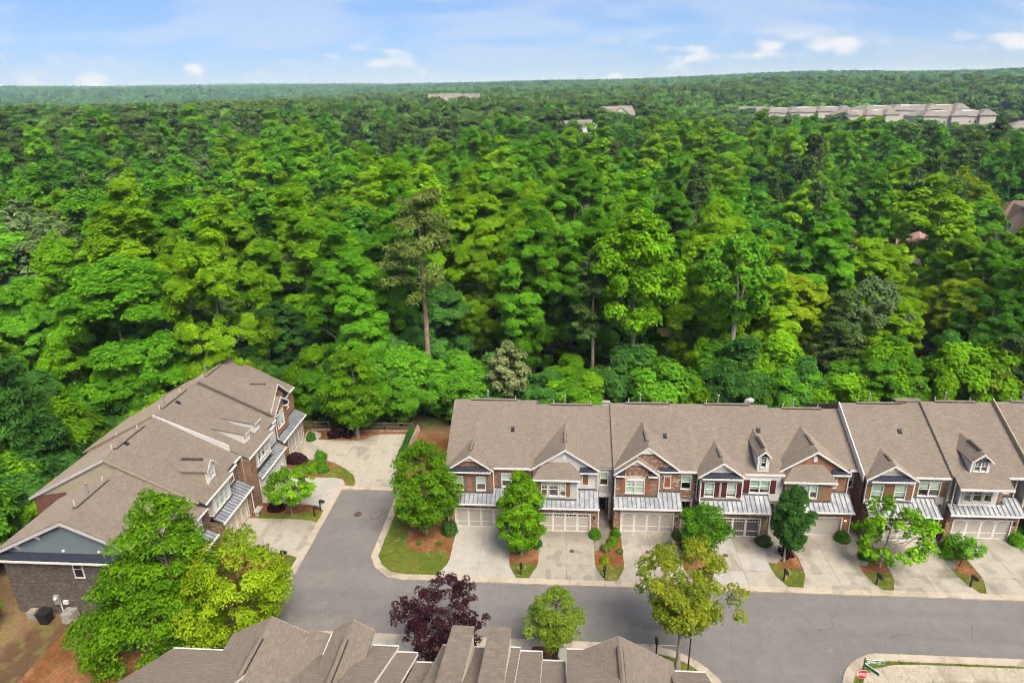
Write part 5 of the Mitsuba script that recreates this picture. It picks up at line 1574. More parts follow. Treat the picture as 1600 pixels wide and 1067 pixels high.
tree('narrow upright dark tree with a pale stem right of the maroon shuttered house', 29.7, 4.0, 7.9, 1.6, 1.75, 'oval', 'leaf_dark', 108, 75, .5, 188, 0.160, bark_='bark_pale', tr=.1, off=(.25, 0))
tree('sparse large leaved tree in front of the beige sided townhouse', 37.9, 3.8, 6.3, .9, 3.5, 'round', 'leaf_bright', 109, 75, .5, 37, 0.288, off=(.6, 0), tr=.1, gap=.32)
tree('tiny thin tree in the mulch ring at the far right of the brick row', 44.8, 4.1, 2.9, 1.0, 1.2, 'round', 'leaf_green', 110, 26, .3, 49, 0.160, bark_='bark_dark', tr=.06, off=(.4, 0))
tree('dark purple leaved tree behind the near roofs', 1.2, -9.0, 7.1, 1.0, 3.5, 'vase', 'leaf_plum', 111, 150, .42, 79, 0.152, bark_='bark_dark', tr=.12, gap=.25)
tree('lime green many stemmed tree standing between the near roofs', 9.4, -8.4, 6.1, 1.9, 2.35, 'vase', 'leaf_lime', 112, 80, .5, 137, 0.136, bark_='bark_dark', multi=6, tr=.12, gap=.2)
tree('yellowing green maple beside the black street lamp', 18.35, -8.7, 9.5, 3.7, 3.9, 'vase', 'leaf_maple', 113, 115, .62, 137, 0.168, off=(.45, .9), tr=.2, gap=.24)
tree('small spreading tree on the lawn strip between the left row driveways', -17.5, 8.9, 5.2, 1.6, 3.0, 'spread', 'leaf_bright', 114, 70, .48, 65, 0.208, tr=.1, gap=.25)
tree('green tree cut by the left edge beside the grey brown end wall', -37.6, -7.5, 4.6, .5, 2.2, 'round', 'leaf_bright', 115, 45, .6, 159, 0.208)


def shrub(label, s, t, r, h, leafmat, seed, size=.16, n=900, group=None, name='shrub', rx=1.0, clipped=False):
    rng = np.random.default_rng(seed)
    d = sphere_dirs(rng, n)
    d[:, 2] = np.abs(d[:, 2])
    bump = 1 + (.12 if clipped else .55) * (meshkit.fbm(d * (2.2 if not clipped else 3) + seed, 2, seed) - .5) * 2
    P = d * np.array([r * rx, r, h]) * (bump * rng.uniform(.72 if not clipped else .9, 1.02, n))[:, None]
    v, f, uv = leaves(rng, P, d + np.array([0, 0, .4]), size, cv=meshkit.noise(P * 2 + seed, 4))
    k = thing(name, label, 'shrub', group)
    o = W(s, t, -.05)
    scene[k] = ply_leaves(v @ np.array([[ES[0], ES[1], 0], [ET[0], ET[1], 0], [0, 0, 1.]]) + o, f, uv, leafmat)
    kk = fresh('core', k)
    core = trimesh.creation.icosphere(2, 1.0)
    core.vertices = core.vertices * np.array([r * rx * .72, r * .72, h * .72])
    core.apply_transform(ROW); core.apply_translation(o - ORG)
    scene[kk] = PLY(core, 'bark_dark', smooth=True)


for i, (s, t, r, h, m, rx, cl, l) in enumerate([
        (-.95, 6.75, .75, 1.25, 'leaf_dark', 1, 0, 'dark round shrub beside the first stone garage'), (13.05, 6.75, .55, .95, 'leaf_green', 1, 1, 'clipped green ball shrub at the corner of the white garage doors'),
        (13.9, 4.9, .42, .6, 'leaf_olive', 1, 0, 'brownish small shrub beside the grey front walk, right of the stained driveway'), (14.65, 5.85, .5, .65, 'leaf_bright', 1, 0, 'light green low shrub beside the grey front walk'),
        (15.0, 7.1, .4, .8, 'leaf_green', 1, 0, 'upright shrub at the left corner of the mixed brick garage'), (13.75, 3.2, .38, .45, 'leaf_yellow', 1, 0, 'spiky yellow green plant in the mulch right of the stained driveway'),
        (15.2, 4.6, .3, .3, 'leaf_olive', 1, 0, 'tiny olive plant in the mulch near the third driveway'), (20.75, 7.1, .5, .65, 'leaf_olive', 1, 0, 'loose shrub at the right corner of the mixed brick garage'),
        (21.3, 5.5, .55, .8, 'leaf_dark', 1, 0, 'dark shrub behind the low tree in front of the maroon shuttered house'), (28.65, 6.5, .7, .95, 'leaf_olive', 1, 0, 'round variegated shrub at the right corner of the taupe panelled garage'),
        (36.0, 7.35, .68, 1.0, 'leaf_green', 1, 1, 'clipped round green shrub beside the plain garage door'), (45.3, 6.5, .8, 1.7, 'leaf_green', 1.1, 0, 'tall green shrub left of the arched panel garage at the right'),
        (44.5, 5.4, .6, .8, 'leaf_bright', 1.2, 0, 'bright green low shrub in front of the tall shrub at the right'), (45.6, 5.5, .55, 1.2, 'leaf_olive', 1, 0, 'olive brown shrub behind the tiny thin tree'),
        (51.55, 7.5, .65, 1.15, 'leaf_green', 1, 1, 'clipped egg shaped shrub at the right corner of the arched panel garage'), (44.75, 8.2, .5, .6, 'leaf_plum', 1.3, 0, 'small purple shrub by the entry right of the beige sided townhouse'),
        (52.9, 9.6, .6, .5, 'leaf_green', 1.3, 0, 'green shrub by the last entry at the right edge'), (-20.9, 19.15, .75, 1.2, 'leaf_plum', 1.75, 1, 'dark red clipped hedge shrub beside the far garage of the left row'),
        (-18.2, 19.7, .62, 1.2, 'leaf_green', 1, 0, 'loose green shrub behind the lawn island of the left row'), (-18.6, 17.4, .9, .95, 'leaf_bright', 1.3, 0, 'light green sprawling shrub in the bed before the white fronted left house'),
        (-17.1, 17.2, .62, 1.2, 'leaf_green', 1, 0, 'green shrub at the left end of the lawn island'), (-19.6, 9.9, .72, .85, 'leaf_plum', 1.25, 1, 'dark red shrub below the small spreading tree'),
        (-21.1, 24.35, .6, 1.15, 'leaf_dark', .9, 1, 'dark green shrub between the far garage and the curved walk'), (-18.5, 25.4, .65, 1.1, 'leaf_plum', 1.25, 0, 'dark red shrub in the back bed left of the bright tree, nearer the walk'),
        (-16.9, 25.6, .6, 1.0, 'leaf_plum', 1.1, 0, 'dark red shrub in the back bed close to the stem of the bright tree'), (7.5, 5.3, .55, .7, 'leaf_dark', 1, 0, 'dark shrub under the rounded dense tree'),
        (30.15, 4.95, .62, .85, 'leaf_plum', 1, 0, 'very dark purple shrub behind the stem of the narrow upright tree'), (37.4, 4.9, .7, .8, 'leaf_green', 1.2, 0, 'green shrub under the sparse large leaved tree'),
        (-3.6, 4.9, .2, .25, 'leaf_green', 1, 0, 'tiny seedling in the mulch below the dense corner tree, left one'), (-1.7, 5.0, .2, .25, 'leaf_green', 1, 0, 'tiny seedling in the mulch below the dense corner tree, right one')]):
    shrub(l, s, t, r, h, m, 300 + i, rx=rx, clipped=bool(cl), n=int(650 + 900 * r))
for i, t in enumerate(np.arange(19.0, 26.6, .72)):
    shrub('dark green clipped shrub in the hedge row along the right side of the wide driveway', -8.85 + .03 * (i % 2), t, .45, 1.05 + .1 * (i % 3), 'leaf_dark', 400 + i, n=520, group='hedge along the wide driveway')

# ------------------------------------------------------------------ the wood: prototypes, then one entry per tree
PROTO = {}


def proto(name, seed, prof, H, z0, r, lobes, lr, per, size, leafmat, barkmat, tr=.28, one=False, limbs=12, pine=False, **kw):
    rng = np.random.default_rng(seed)
    v, f, uv, cs = crown(rng, prof, r, z0, H, lobes, lr, per, size, **kw)
    w = wood(rng, H, tr, cs, max(z0 * .9, 1.0), sides=6, limbs=limbs, top=.93)
    d = {'type': 'shapegroup'}
    if not one: d['trunk'] = PLY(w, barkmat, smooth=True)
    d['crown'] = ply_leaves(v, f, uv, leafmat)
    scene['group_' + name] = d
    PROTO[name] = (H, r)


def pine_proto(name, seed, H, z0, r, n_br, per, size, leafmat, barkmat='bark_pine', tr=.27, one=False):
    """straight stem, branches in loose tiers, needles in flat tufts towards the branch ends"""
    rng = np.random.default_rng(seed)
    ms = [tube([[0, 0, -.5], [.1, 0, H * .35], [.0, .15, H * .7], [.1, .1, H * .97]], [tr, tr * .8, tr * .55, tr * .12], 7)]
    V, Fc, UV, n0 = [], [], [], 0
    for i in range(n_br):
        h = rng.uniform(0, 1) ** .8
        z = z0 + (H - z0) * h
        L = r * (1 - h * .78) * rng.uniform(.55, 1.1)
        a = i * 2.4 + rng.uniform(-.4, .4)
        tip = np.array([L * cos(a), L * sin(a), z + L * rng.uniform(.05, .4)])
        b = np.array([0, 0, z])
        ms.append(tube([b, (b + tip) / 2 + [0, 0, L * .05], tip], [tr * .26 * (1.2 - h), tr * .16 * (1.2 - h), .02], 5, False))
        for j in range(3):
            q = rng.uniform(.45, 1.05)
            c = b + (tip - b) * q + rng.normal(0, .28, 3)
            l = rng.uniform(.55, 1.05) * (r / 4.2)
            n = int(per * rng.uniform(.7, 1.3))
            d = sphere_dirs(rng, n)
            P = c + d * l * rng.uniform(.2, 1, (n, 1)) ** .5 * np.array([1, 1, .42])
            v, f, uv = leaves(rng, P, d * .4 + np.array([0, 0, .5]), size, aspect=3.2, cv=np.full(n, rng.uniform()), jitter=.8)
            V.append(v); Fc.append(f + n0); UV.append(uv); n0 += len(v)
    d = {'type': 'shapegroup'}
    if not one: d['trunk'] = PLY(trimesh.util.concatenate(ms), barkmat, smooth=True)
    d['crown'] = ply_leaves(np.vstack(V), np.vstack(Fc), np.vstack(UV), leafmat)
    scene['group_' + name] = d
    PROTO[name] = (H, r)


# near: many small leaves; mid: fewer, larger; then far
def big(name, seed, prof, H, z0, r, boughs, br, lobes, lr, per, size, leafmat, barkmat, tr=.36, one=False, limbs=14, **kw):
    rng = np.random.default_rng(seed)
    v, f, uv, cs = bigcrown(rng, prof, r, z0, H, boughs, br, lobes, lr, per, size, **kw)
    d = {'type': 'shapegroup'}
    if not one: d['trunk'] = PLY(wood(rng, H, tr, cs, max(z0 * .9, 1.0), sides=6, limbs=limbs, top=.8), barkmat, smooth=True)
    d['crown'] = ply_leaves(v, f, uv, leafmat)
    scene['group_' + name] = d
    PROTO[name] = (H, r)


VARIANT = {'leaf_bright': ('leaf_bright', 'leaf_mid', 'leaf_sun'), 'leaf_green': ('leaf_green', 'leaf_mid', 'leaf_deep'), 'leaf_dark': ('leaf_dark', 'leaf_deep'), 'leaf_yellow': ('leaf_yellow', 'leaf_sun'), 'leaf_pale': ('leaf_pale', 'leaf_pale')}
KINDS = {'tulip': ('tulip', 26, 2.5, 5.6, 'leaf_bright', 'bark_gray'), 'broad': ('oval', 22, 2.0, 6.6, 'leaf_green', 'bark_gray'), 'dark': ('round', 16, 1.0, 5.6, 'leaf_dark', 'bark_dark'),
         'lime': ('vase', 18, 2.5, 5.2, 'leaf_yellow', 'bark_gray'), 'pale': ('round', 18, 2.5, 6.0, 'leaf_pale', 'bark_gray')}
for kd, (pr, H, z0, r, lm, bm) in KINDS.items():
    for i in range(3 if kd in ('tulip', 'broad') else 2):
        big(f'{kd}_{i}', 500 + 10 * len(kd) + i + ord(kd[0]), (pr, 'round', 'oval')[i] if kd == 'tulip' else (pr, 'round', 'tulip')[i] if kd == 'broad' else pr, H, z0, r * (1, .88, 1.1)[i], 50, 1.75, 9, .8, 205, .235, VARIANT[lm][i], bm)
    for i in range(3 if kd in ('tulip', 'broad') else 2):
        big(f'far_{kd}_{i}', 600 + 10 * len(kd) + i + ord(kd[0]), (pr, 'round', 'oval')[i], H, z0, r * (1, .9, 1.08)[i], 36, 2.0, 6, 1.0, 58, .5, VARIANT[lm][i], bm, limbs=4)
for i in range(3):
    pine_proto(f'pine_{i}', 550 + i, 23, 8, 4.8, 70, 80, .42, 'leaf_pine' if i != 1 else 'leaf_olive')
for i in range(2):
    pine_proto(f'far_pine_{i}', 620 + i, 23, 7, 4.8, 46, 32, .75, 'leaf_pine')
for i, lm in enumerate(('leaf_green', 'leaf_dark', 'leaf_bright')):
    big(f'low_{i}', 560 + i, ('spread', 'round', 'oval')[i], 7, .2, 3.4, 16, 1.5, 10, .75, 170, .225, lm, 'bark_dark', tr=.13)
for i in range(3):
    big(f'mass_{i}', 640 + i, ('round', 'tulip', 'oval')[i], 21, 3, 6.4, 15, 2.7, 6, 1.5, 38, .9, ('leaf_deep', 'leaf_far', 'leaf_far')[i], 'bark_gray', one=True)
    big(f'speck_{i}', 660 + i, ('round', 'tulip', 'oval')[i], 21, 4, 6.8, 12, 3.0, 4, 2.0, 16, 1.6, 'leaf_far', 'bark_gray', one=True)
big('mass_pine', 650, 'oval', 22, 7, 5.0, 15, 2.2, 6, 1.3, 38, .85, 'leaf_pine', 'bark_pine', one=True)
big('speck_pine', 670, 'oval', 22, 7, 5.4, 10, 2.6, 4, 1.8, 17, 1.45, 'leaf_pine', 'bark_pine', one=True)
GID = {n: {'type': 'ref', 'id': 'group_' + n} for n in PROTO}


def plant_at(key, name, x, y, z, scale, rot, tilt=0.):
    m = T4().translate([float(x), float(y), float(z)]).rotate([0, 0, 1], float(rot)).rotate([1, 0, 0], float(tilt)).scale([float(scale[0]), float(scale[1]), float(scale[2])])
    scene[key] = {'type': 'instance', 'to_world': m, 'group': GID[name]}


def pixel(x, y, z):
    q = np.array([x, y, z]) - EYE
    w = q @ fwd
    return 800 + 1045 * (q @ np.cross(fwd, upv)) / w, 533.5 - 1045 * (q @ upv) / w, w


KIND_TEXT = {'tulip': ('bright green tree', 'broadleaf_tree'), 'broad': ('mid green tree', 'broadleaf_tree'), 'dark': ('dark green tree', 'broadleaf_tree'), 'lime': ('yellow green tree', 'broadleaf_tree'),
             'pale': ('pale green tree', 'broadleaf_tree'), 'pine': ('olive pine', 'pine_tree'), 'low': ('low bushy tree', 'understorey_tree')}
TALL = {'tulip': 25, 'broad': 21, 'dark': 16, 'lime': 17, 'pale': 17, 'pine': 23, 'low': 5.7}
MARKS = ((110, 'at the left picture edge'), (240, 'left of the left row'), (340, 'beyond the left row'), (430, 'above the far left gable'), (500, 'beside the far left gable'), (620, 'behind the wide driveway'), (700, 'left of the brick row'),
         (830, 'behind the first brick house'), (945, 'behind the white sided house'), (1070, 'behind the double gabled house'), (1200, 'behind the maroon shuttered house'), (1315, 'behind the plain door house'), (1430, 'behind the brown shuttered house'), (1545, 'behind the white bay house'), (9e9, 'at the right picture edge'))
spots = []   # (x, y, radius) taken by notable trees and by clearings
NOTABLE = [  # kind, s, t, height, width factor, label, name
    ('olive', -8.6, 37.1, 27.5), ('bare', 13.6, 33.8, 19.6), ('fork', 18.6, 34.2, 26), ('open', 31.0, 34.4, 22.6), ('cedar', -45, 9.3, 16), ('snag', 14.5, 84, 24)]
for nt in NOTABLE: spots.append((*W(nt[1], nt[2])[:2], 5.0))
spots += [(*W(-8.2, 31.5)[:2], 5.5), (*W(13.4, 30)[:2], 4.5), (*W(18.2, 30)[:2], 5), (*W(30, 30)[:2], 5)]

rng = np.random.default_rng(77)
CLEAR = [(-70., 262., 26), (116., 226., 14), (109., 211., 8), (138., 178., 14), (126., 162., 9), (80.5, 150., 7), (74., 138., 4), (95., 153., 6), (88., 142., 4), (158., 178., 13)]     # x, y, r: clearings and house lots
cand = []
step = 9.3
for iy in range(int(40 / step), int(330 / step)):
    for ix in range(int(-300 / step), int(300 / step)):
        jx, jy = rng.uniform(-.42, .42, 2)
        x, y = (ix + jx + .5 * (iy % 2)) * step, (iy + jy) * step
        cand.append((x, y, rng.uniform(), rng.uniform(), rng.uniform(), rng.uniform()))
def sight(px, d0, d1, r):
    a = math.atan((px - 800) / 1045.)
    return [(d * sin(a), d * cos(a), r) for d in np.arange(d0, d1, 6.)]


CLEAR += sight(1596, 140, 222, 5.5) + sight(1345, 150, 250, 4) + sight(1362, 132, 168, 4.5) + sight(1450, 142, 178, 4)
near_trees = []
for x, y, r1, r2, r3, r4 in cand:
    s, t = st_of(x, y)
    d = math.hypot(x, y)
    if d > 318: continue
    # keep to the wood: behind the rows and left of the left row
    behind = t > 29.0 if s > -24 else (s < -41.5 if t < 27 else True)
    if t < 12 and s < -41.5 and t < -14: behind = False
    if s > -24 and s < -9 and t < 31.5: behind = False
    if not behind: continue
    if d > 150 and r4 < .18: continue
    if any(math.hypot(x - a, y - b) < c for a, b, c in spots) or any(math.hypot(x - a, y - b) < c for a, b, c in CLEAR): continue
    px, py, w = pixel(x, y, 12.)
    if px < -90 or px > 1690 or w < 20: continue
    n1 = float(meshkit.fbm(np.array([x * .021 + 4, y * .021, 1.5]), 3, 2))
    n2 = float(meshkit.fbm(np.array([x * .03, y * .03 + 9, 7.5]), 3, 8))
    edge = t < 36 and s > -24
    right = s > 40
    # species by place, as in the photograph
    if d > 225: q = [('pine', .4), ('dark', .16), ('broad', .26), ('tulip', .14), ('pale', .04)] if n1 < .53 or x < -60 else [('broad', .42), ('tulip', .28), ('pine', .15), ('dark', .1), ('lime', .05)]
    elif x > 25 and d > 135: q = [('pine', .3), ('broad', .28), ('tulip', .26), ('dark', .08), ('lime', .08)]
    elif right and d < 120: q = [('pine', .3), ('lime', .2), ('broad', .3), ('tulip', .15), ('pale', .05)]
    elif x < -55 and d < 120: q = [('broad', .55), ('tulip', .25), ('dark', .15), ('pale', .05)]
    elif x < -70: q = [('broad', .5), ('pale', .25), ('tulip', .25)]
    else: q = [('tulip', .62), ('broad', .22), ('dark', .06), ('lime', .04), ('pale', .03), ('pine', .03)]
    u, kind = r1, q[-1][0]
    for kk, p in q:
        if u < p:
            kind = kk
            break
        u -= p
    Hgt = {'tulip': 25, 'broad': 21, 'dark': 16, 'lime': 17, 'pale': 17, 'pine': 23, 'low': 6}[kind] * (.78 + .4 * r2)
    if edge: Hgt *= (.98 if s < 27 else .8) if kind != 'dark' else .7
    if right and d < 110: Hgt *= .62 + .25 * r3
    elif x > 25 and d < 135: Hgt *= .85
    if d > 225: Hgt *= .92 + .2 * n2
    near_trees.append([d, kind, x, y, Hgt, r3, r4, n2])
near_trees.sort(key=lambda a: a[0])
# understorey along the edge of the wood
for i in range(80):
    s, t = rng.uniform(-24, 66), rng.uniform(28.2, 35)
    if i < 22: s, t = rng.uniform(-46.5, -41), rng.uniform(-12, 26)
    if -23 < s < -9 and t < 29.3: continue
    x, y = W(s, t)[:2]
    near_trees.append([math.hypot(x, y), 'low', x, y, rng.uniform(4.0, 10.5), rng.uniform(), rng.uniform(), .5])
count = 0
for i, (d, kind, x, y, Hgt, r3, r4, n2) in enumerate(near_trees):
    lod = d > 128
    if kind == 'low' or (not lod and kind in ('tulip', 'broad', 'pine')): nm = f'{kind}_{i % 3}'
    else: nm = f'far_{kind}_{i % (3 if kind in ("tulip", "broad") else 2)}' if lod else f'{kind}_{i % 2}'
    H0, R0 = PROTO[nm]
    sc = Hgt / H0
    wd = sc ** .6 * (.86 + .38 * r3)
    if count < 300:
        s, t = st_of(x, y)
        ppx = pixel(x, y, 12.)[0]
        mark = next(m for lim, m in MARKS if ppx < lim)
        rank = next(r for lim, r in ((88, 'at the wood edge'), (104, 'in the second rank of the wood'), (124, 'in mid wood'), (1e9, 'deep in the wood')) if d < lim)
        tx_, nn = KIND_TEXT[kind]
        size_ = 'tall ' if Hgt > TALL[kind] * 1.04 else 'shorter ' if Hgt < TALL[kind] * .9 else ''
        lab = f'{size_}{tx_} {rank} {mark}'
        key = thing(nn, lab, 'tree', lab)
        count += 1
    else:
        if count == 300:
            labels['back_wood'] = {'label': 'mixed broadleaf and pine wood closing the middle distance', 'category': 'wood', 'kind': 'stuff'}
        count += 1
        key = f'back_wood__{count - 300:03d}'
    plant_at(key, nm, x, y, float(ground_z(x, y)) - .3, (wd, wd * (.9 + .2 * r4), sc), r4 * 360, (r3 - .5) * 5)

# the notable trees
RN = np.random.default_rng(901)


def special(label, s, t, name, cr, leafmat, w, barkmat):
    plant(name, label, 'tree', s, t, 0, cr, leafmat, w, barkmat)


def pine_tree(label, s, t, H, z0, r, nb, per, size, seed, leafmat, tr, name='pine_tree'):
    pine_proto('tmp', seed, H, z0, r, nb, per, size, leafmat, tr=tr)
    g = scene.pop('group_tmp')
    k = thing(name, label, 'tree')
    m = T4().translate(W(s, t, -.1).tolist())
    scene[fresh('trunk', k)] = {**g['trunk'], 'to_world': m}
    scene[fresh('crown', k)] = {**g['crown'], 'to_world': m}


pine_tree('tall olive pine with a long bare brown trunk and flat open tiers, in mid wood', -8.6, 37.1, 27.6, 15.0, 6.6, 44, 75, .34, 701, 'leaf_olive', .45)
pine_tree('slim pine with a very straight bare trunk, right behind the white sided house', 13.6, 33.8, 20.5, 11.0, 3.2, 36, 90, .36, 702, 'leaf_pine', .27)
pine_tree('dark feathery evergreen with drooping boughs, left of the left row', -45.0, 9.0, 15.5, 1.5, 6.2, 95, 110, .4, 703, 'leaf_dark', .3, name='evergreen_tree')
r_ = np.random.default_rng(710)
cr = crown(r_, 'round', 5.6, 11.5, 26, 110, 1.15, 190, .4, gap=.1)
wd_ = wood(r_, 26, .24, cr[3], 10.5, limbs=10)
wd_ = trimesh.util.concatenate([tube([[0, 0, -.4], [.1, 0, 5], [.25, 0, 10.2], [1.3, .2, 13.5], [2.0, .3, 18]], [.36, .3, .27, .2, .1], 7), tube([[.25, 0, 10.0], [-.9, .1, 13.2], [-1.6, .2, 16]], [.25, .2, .1], 7), wd_.slice_plane([0, 0, 12.], [0, 0, 1])])
special('bright broad tree on a pale forked trunk, behind the third brick row house', 18.6, 34.2, 'broadleaf_tree', cr, 'leaf_bright', wd_, 'bark_pale')
cr = crown(r_, 'spread', 6.2, 13, 22.8, 60, 1.1, 150, .42, gap=.2)
wd_ = trimesh.util.concatenate([tube([[0, 0, -.4], [.2, 0, 8], [.4, 0, 14], [.1, .2, 18.5], [.5, .2, 21]], [.38, .33, .27, .18, .06], 7), tube([[.4, 0, 13.6], [1.0, .1, 16.2], [.9, .2, 19.5]], [.2, .15, .08], 6), tube([[.4, 0, 13.4], [2.6, 0, 15.5], [3.4, .2, 18]], [.14, .1, .04], 5), tube([[.3, 0, 13.9], [-1.8, 0, 15.2], [-2.6, .1, 16]], [.12, .08, .03], 5)])
special('open crowned tree with pale bare limbs, behind the maroon shuttered house', 31.0, 34.4, 'broadleaf_tree', cr, 'leaf_green', wd_, 'bark_pale')
cr = crown(r_, 'round', 2.6, 4.0, 10.5, 50, .8, 170, .34)
special('cream flowering tree low in the wood behind the first brick row house', 3.0, 30.5, 'flowering_tree', cr, 'leaf_flower', wood(r_, 10, .14, cr[3], 3.5), 'bark_gray')
cr = crown(r_, 'round', 4.8, 3.0, 15.0, 90, 1.05, 190, .36)
special('silvery pale domed tree in the wood behind the right half of the brick row', 52.0, 44.0, 'broadleaf_tree', cr, 'leaf_pale', wood(r_, 14, .2, cr[3], 3.5), 'bark_gray')
cr = crown(r_, 'round', 3.0, .8, 8.6, 60, .9, 190, .34)
special('acid yellow green tree at the edge of the wood above the right end roofs', 61.5, 30.0, 'broadleaf_tree', cr, 'leaf_lime', wood(r_, 8, .14, cr[3], 1.5), 'bark_gray')
k = thing('dead_tree', 'leafless grey dead tree with bare branches far back in the wood', 'tree')
ms, r_ = [], np.random.default_rng(720)
for i in range(15):
    a, L, zb = r_.uniform(0, 6.28), r_.uniform(2, 4.6), r_.uniform(10, 18)
    b = np.array([0, 0, zb]); e = b + np.array([cos(a) * L * .55, sin(a) * L * .55, L * 1.25])
    ms.append(tube([b, (b + e) / 2 + r_.normal(0, .2, 3), e], [.13, .08, .03], 5))
ms = trimesh.util.concatenate(ms); ms.apply_translation(W(14.5, 84, 3))
put(k, tube([W(14.5, 84, 0), W(14.6, 84, 10), W(14.3, 84, 18), W(14.6, 84.2, 24)], [.32, .26, .18, .06], 7), 'bark_pale', smooth=True)
part(k, 'branch', ms, 'bark_pale')

# ------------------------------------------------------------------ far woods
labels['far_wood'] = {'label': 'far off wood of round crowned trees rising to the hills', 'category': 'wood', 'kind': 'stuff'}
HOUSES = [  # x, y of far buildings, kept free of trees
]


def at_px(px, dist):
    a = math.atan((px - 800) / 1045.)
    return dist * sin(a), dist * cos(a)


FAR_LOTS = [(*at_px(945, 330), 13), (*at_px(985, 420), 16), (*at_px(745, 720), 45), (*at_px(890, 345), 14), (*at_px(1165, 620), 30), (*at_px(1300, 560), 52), (*at_px(1400, 560), 62), (*at_px(1500, 545), 55), (*at_px(1600, 470), 30), (*at_px(880, 250), 9)]
rf = np.random.default_rng(31)
cnt = 0
dd = 300.
while dd < 1080:
    stepr = 9.6 if dd < 600 else 11.5
    na = int(1.62 * dd / stepr)
    for j in range(na):
        a = -.81 + 1.62 * (j + rf.uniform(-.4, .4)) / na
        d = dd + rf.uniform(-.45, .45) * stepr
        x, y = d * sin(a), d * cos(a)
        r1, r2, r3 = rf.uniform(size=3)
        if d < 318 or any(math.hypot(x - u, y - v) < w for u, v, w in FAR_LOTS) or any(math.hypot(x - u, y - v) < w for u, v, w in CLEAR): continue
        n1 = float(meshkit.fbm(np.array([x * .008 + 4, y * .008, 1.5]), 2, 2))
        lo = 'mass' if d < 520 else 'speck'
        nm = f'{lo}_pine' if r1 < (.5 if n1 < .48 or (x < 0 and d < 430) else .15) else f'{lo}_{int(r2 * 3) % 3}'
        cnt += 1
        hz = (.78 + .4 * r3) * (1.12 if nm.endswith('pine') else 1)
        if x > 100 and 320 < d < 640: hz *= .7
        plant_at(f'far_wood__{cnt:03d}', nm, x, y, float(ground_z(x, y)) - .5, (1.0 + .45 * r2, 1.0 + .45 * r1, hz), r3 * 360)
    dd += stepr * .93


def canopy():
    """beyond a kilometre the wood is one bumpy skin of crowns"""
    az = np.radians(np.linspace(-47, 47, 1250))
    ds = 1010 * 1.0044 ** np.arange(0, 400)
    A, D = np.meshgrid(az, ds)
    x, y = np.sin(A) * D, np.cos(A) * D
    g = ground_z(x, y)
    # crowns as domes: distance to jittered cell centres
    best = np.full(x.shape, 9.)
    hgt = np.zeros(x.shape)
    cell = 12.5
    ix, iy = np.floor(x / cell), np.floor(y / cell)
    for dx in (-1, 0, 1):
        for dy in (-1, 0, 1):
            cx, cy = ix + dx, iy + dy
            h1 = (np.sin(cx * 127.1 + cy * 311.7) * 43758.5453) % 1
            h2 = (np.sin(cx * 269.5 + cy * 183.3) * 43758.5453) % 1
            h3 = (np.sin(cx * 419.2 + cy * 371.9) * 43758.5453) % 1
            d = np.hypot(cx + .2 + .6 * h1 - x / cell, cy + .2 + .6 * h2 - y / cell)
            on = d < best
            best = np.where(on, d, best)
            hgt = np.where(on, h3, hgt)
    z = g + 8 + 8.5 * np.sqrt(np.clip(1 - (best / .74) ** 2, 0, 1)) + 9 * (hgt - .4) + 4.5 * (meshkit.fbm(np.stack([x / 60, y / 60, x * 0], -1), 3, 9) - .5)
    n, m = A.shape
    i, j = np.meshgrid(np.arange(n - 1), np.arange(m - 1), indexing='ij')
    q = np.stack([i * m + j, i * m + j + 1, (i + 1) * m + j + 1, (i + 1) * m + j], -1).reshape(-1, 4)
    return trimesh.Trimesh(np.stack([x, y, z], -1).reshape(-1, 3), np.vstack([q[:, [0, 2, 1]], q[:, [0, 3, 2]]]), process=False)


def canopy_fn(p, n, uv):
    c = mikit.voronoi(p.x / 12.5, p.y / 12.5)[2]
    big = F_(p.x * .006, p.y * .006, 1.0, 3)
    col = MIX((.022, .068, .028), (.055, .125, .042), SS(.1, .9, c * .6 + .4 * big))
    return col * (.7 + .5 * N_(p.x * .35, p.y * .35, p.z * .35))


rough('canopy', mikit.proc(canopy_fn), .95, .1)
struct('distant_woodland', canopy(), 'canopy', smooth=True, kind='stuff', label='distant blue green woodland covering the hills to the horizon')
labels['distant_woodland']['category'] = 'wood'

# ------------------------------------------------------------------ far buildings
rough('far_roof', mikit.proc(lambda p, n, uv: mi.Color3f(.2, .18, .165) * (.8 + .4 * F_(p.x * .15, p.y * .15, 1.))), .9)
rough('far_roof_brown', (0.15, 0.105, 0.085), .9)
rough('far_roof_pink', (0.26, 0.155, 0.14), .9)
rough('far_wall', (0.45, 0.42, 0.38), .8)
rough('far_wall_tan', (0.29, 0.235, 0.185), .8)
rough('far_white', (0.55, 0.55, 0.55), .6)


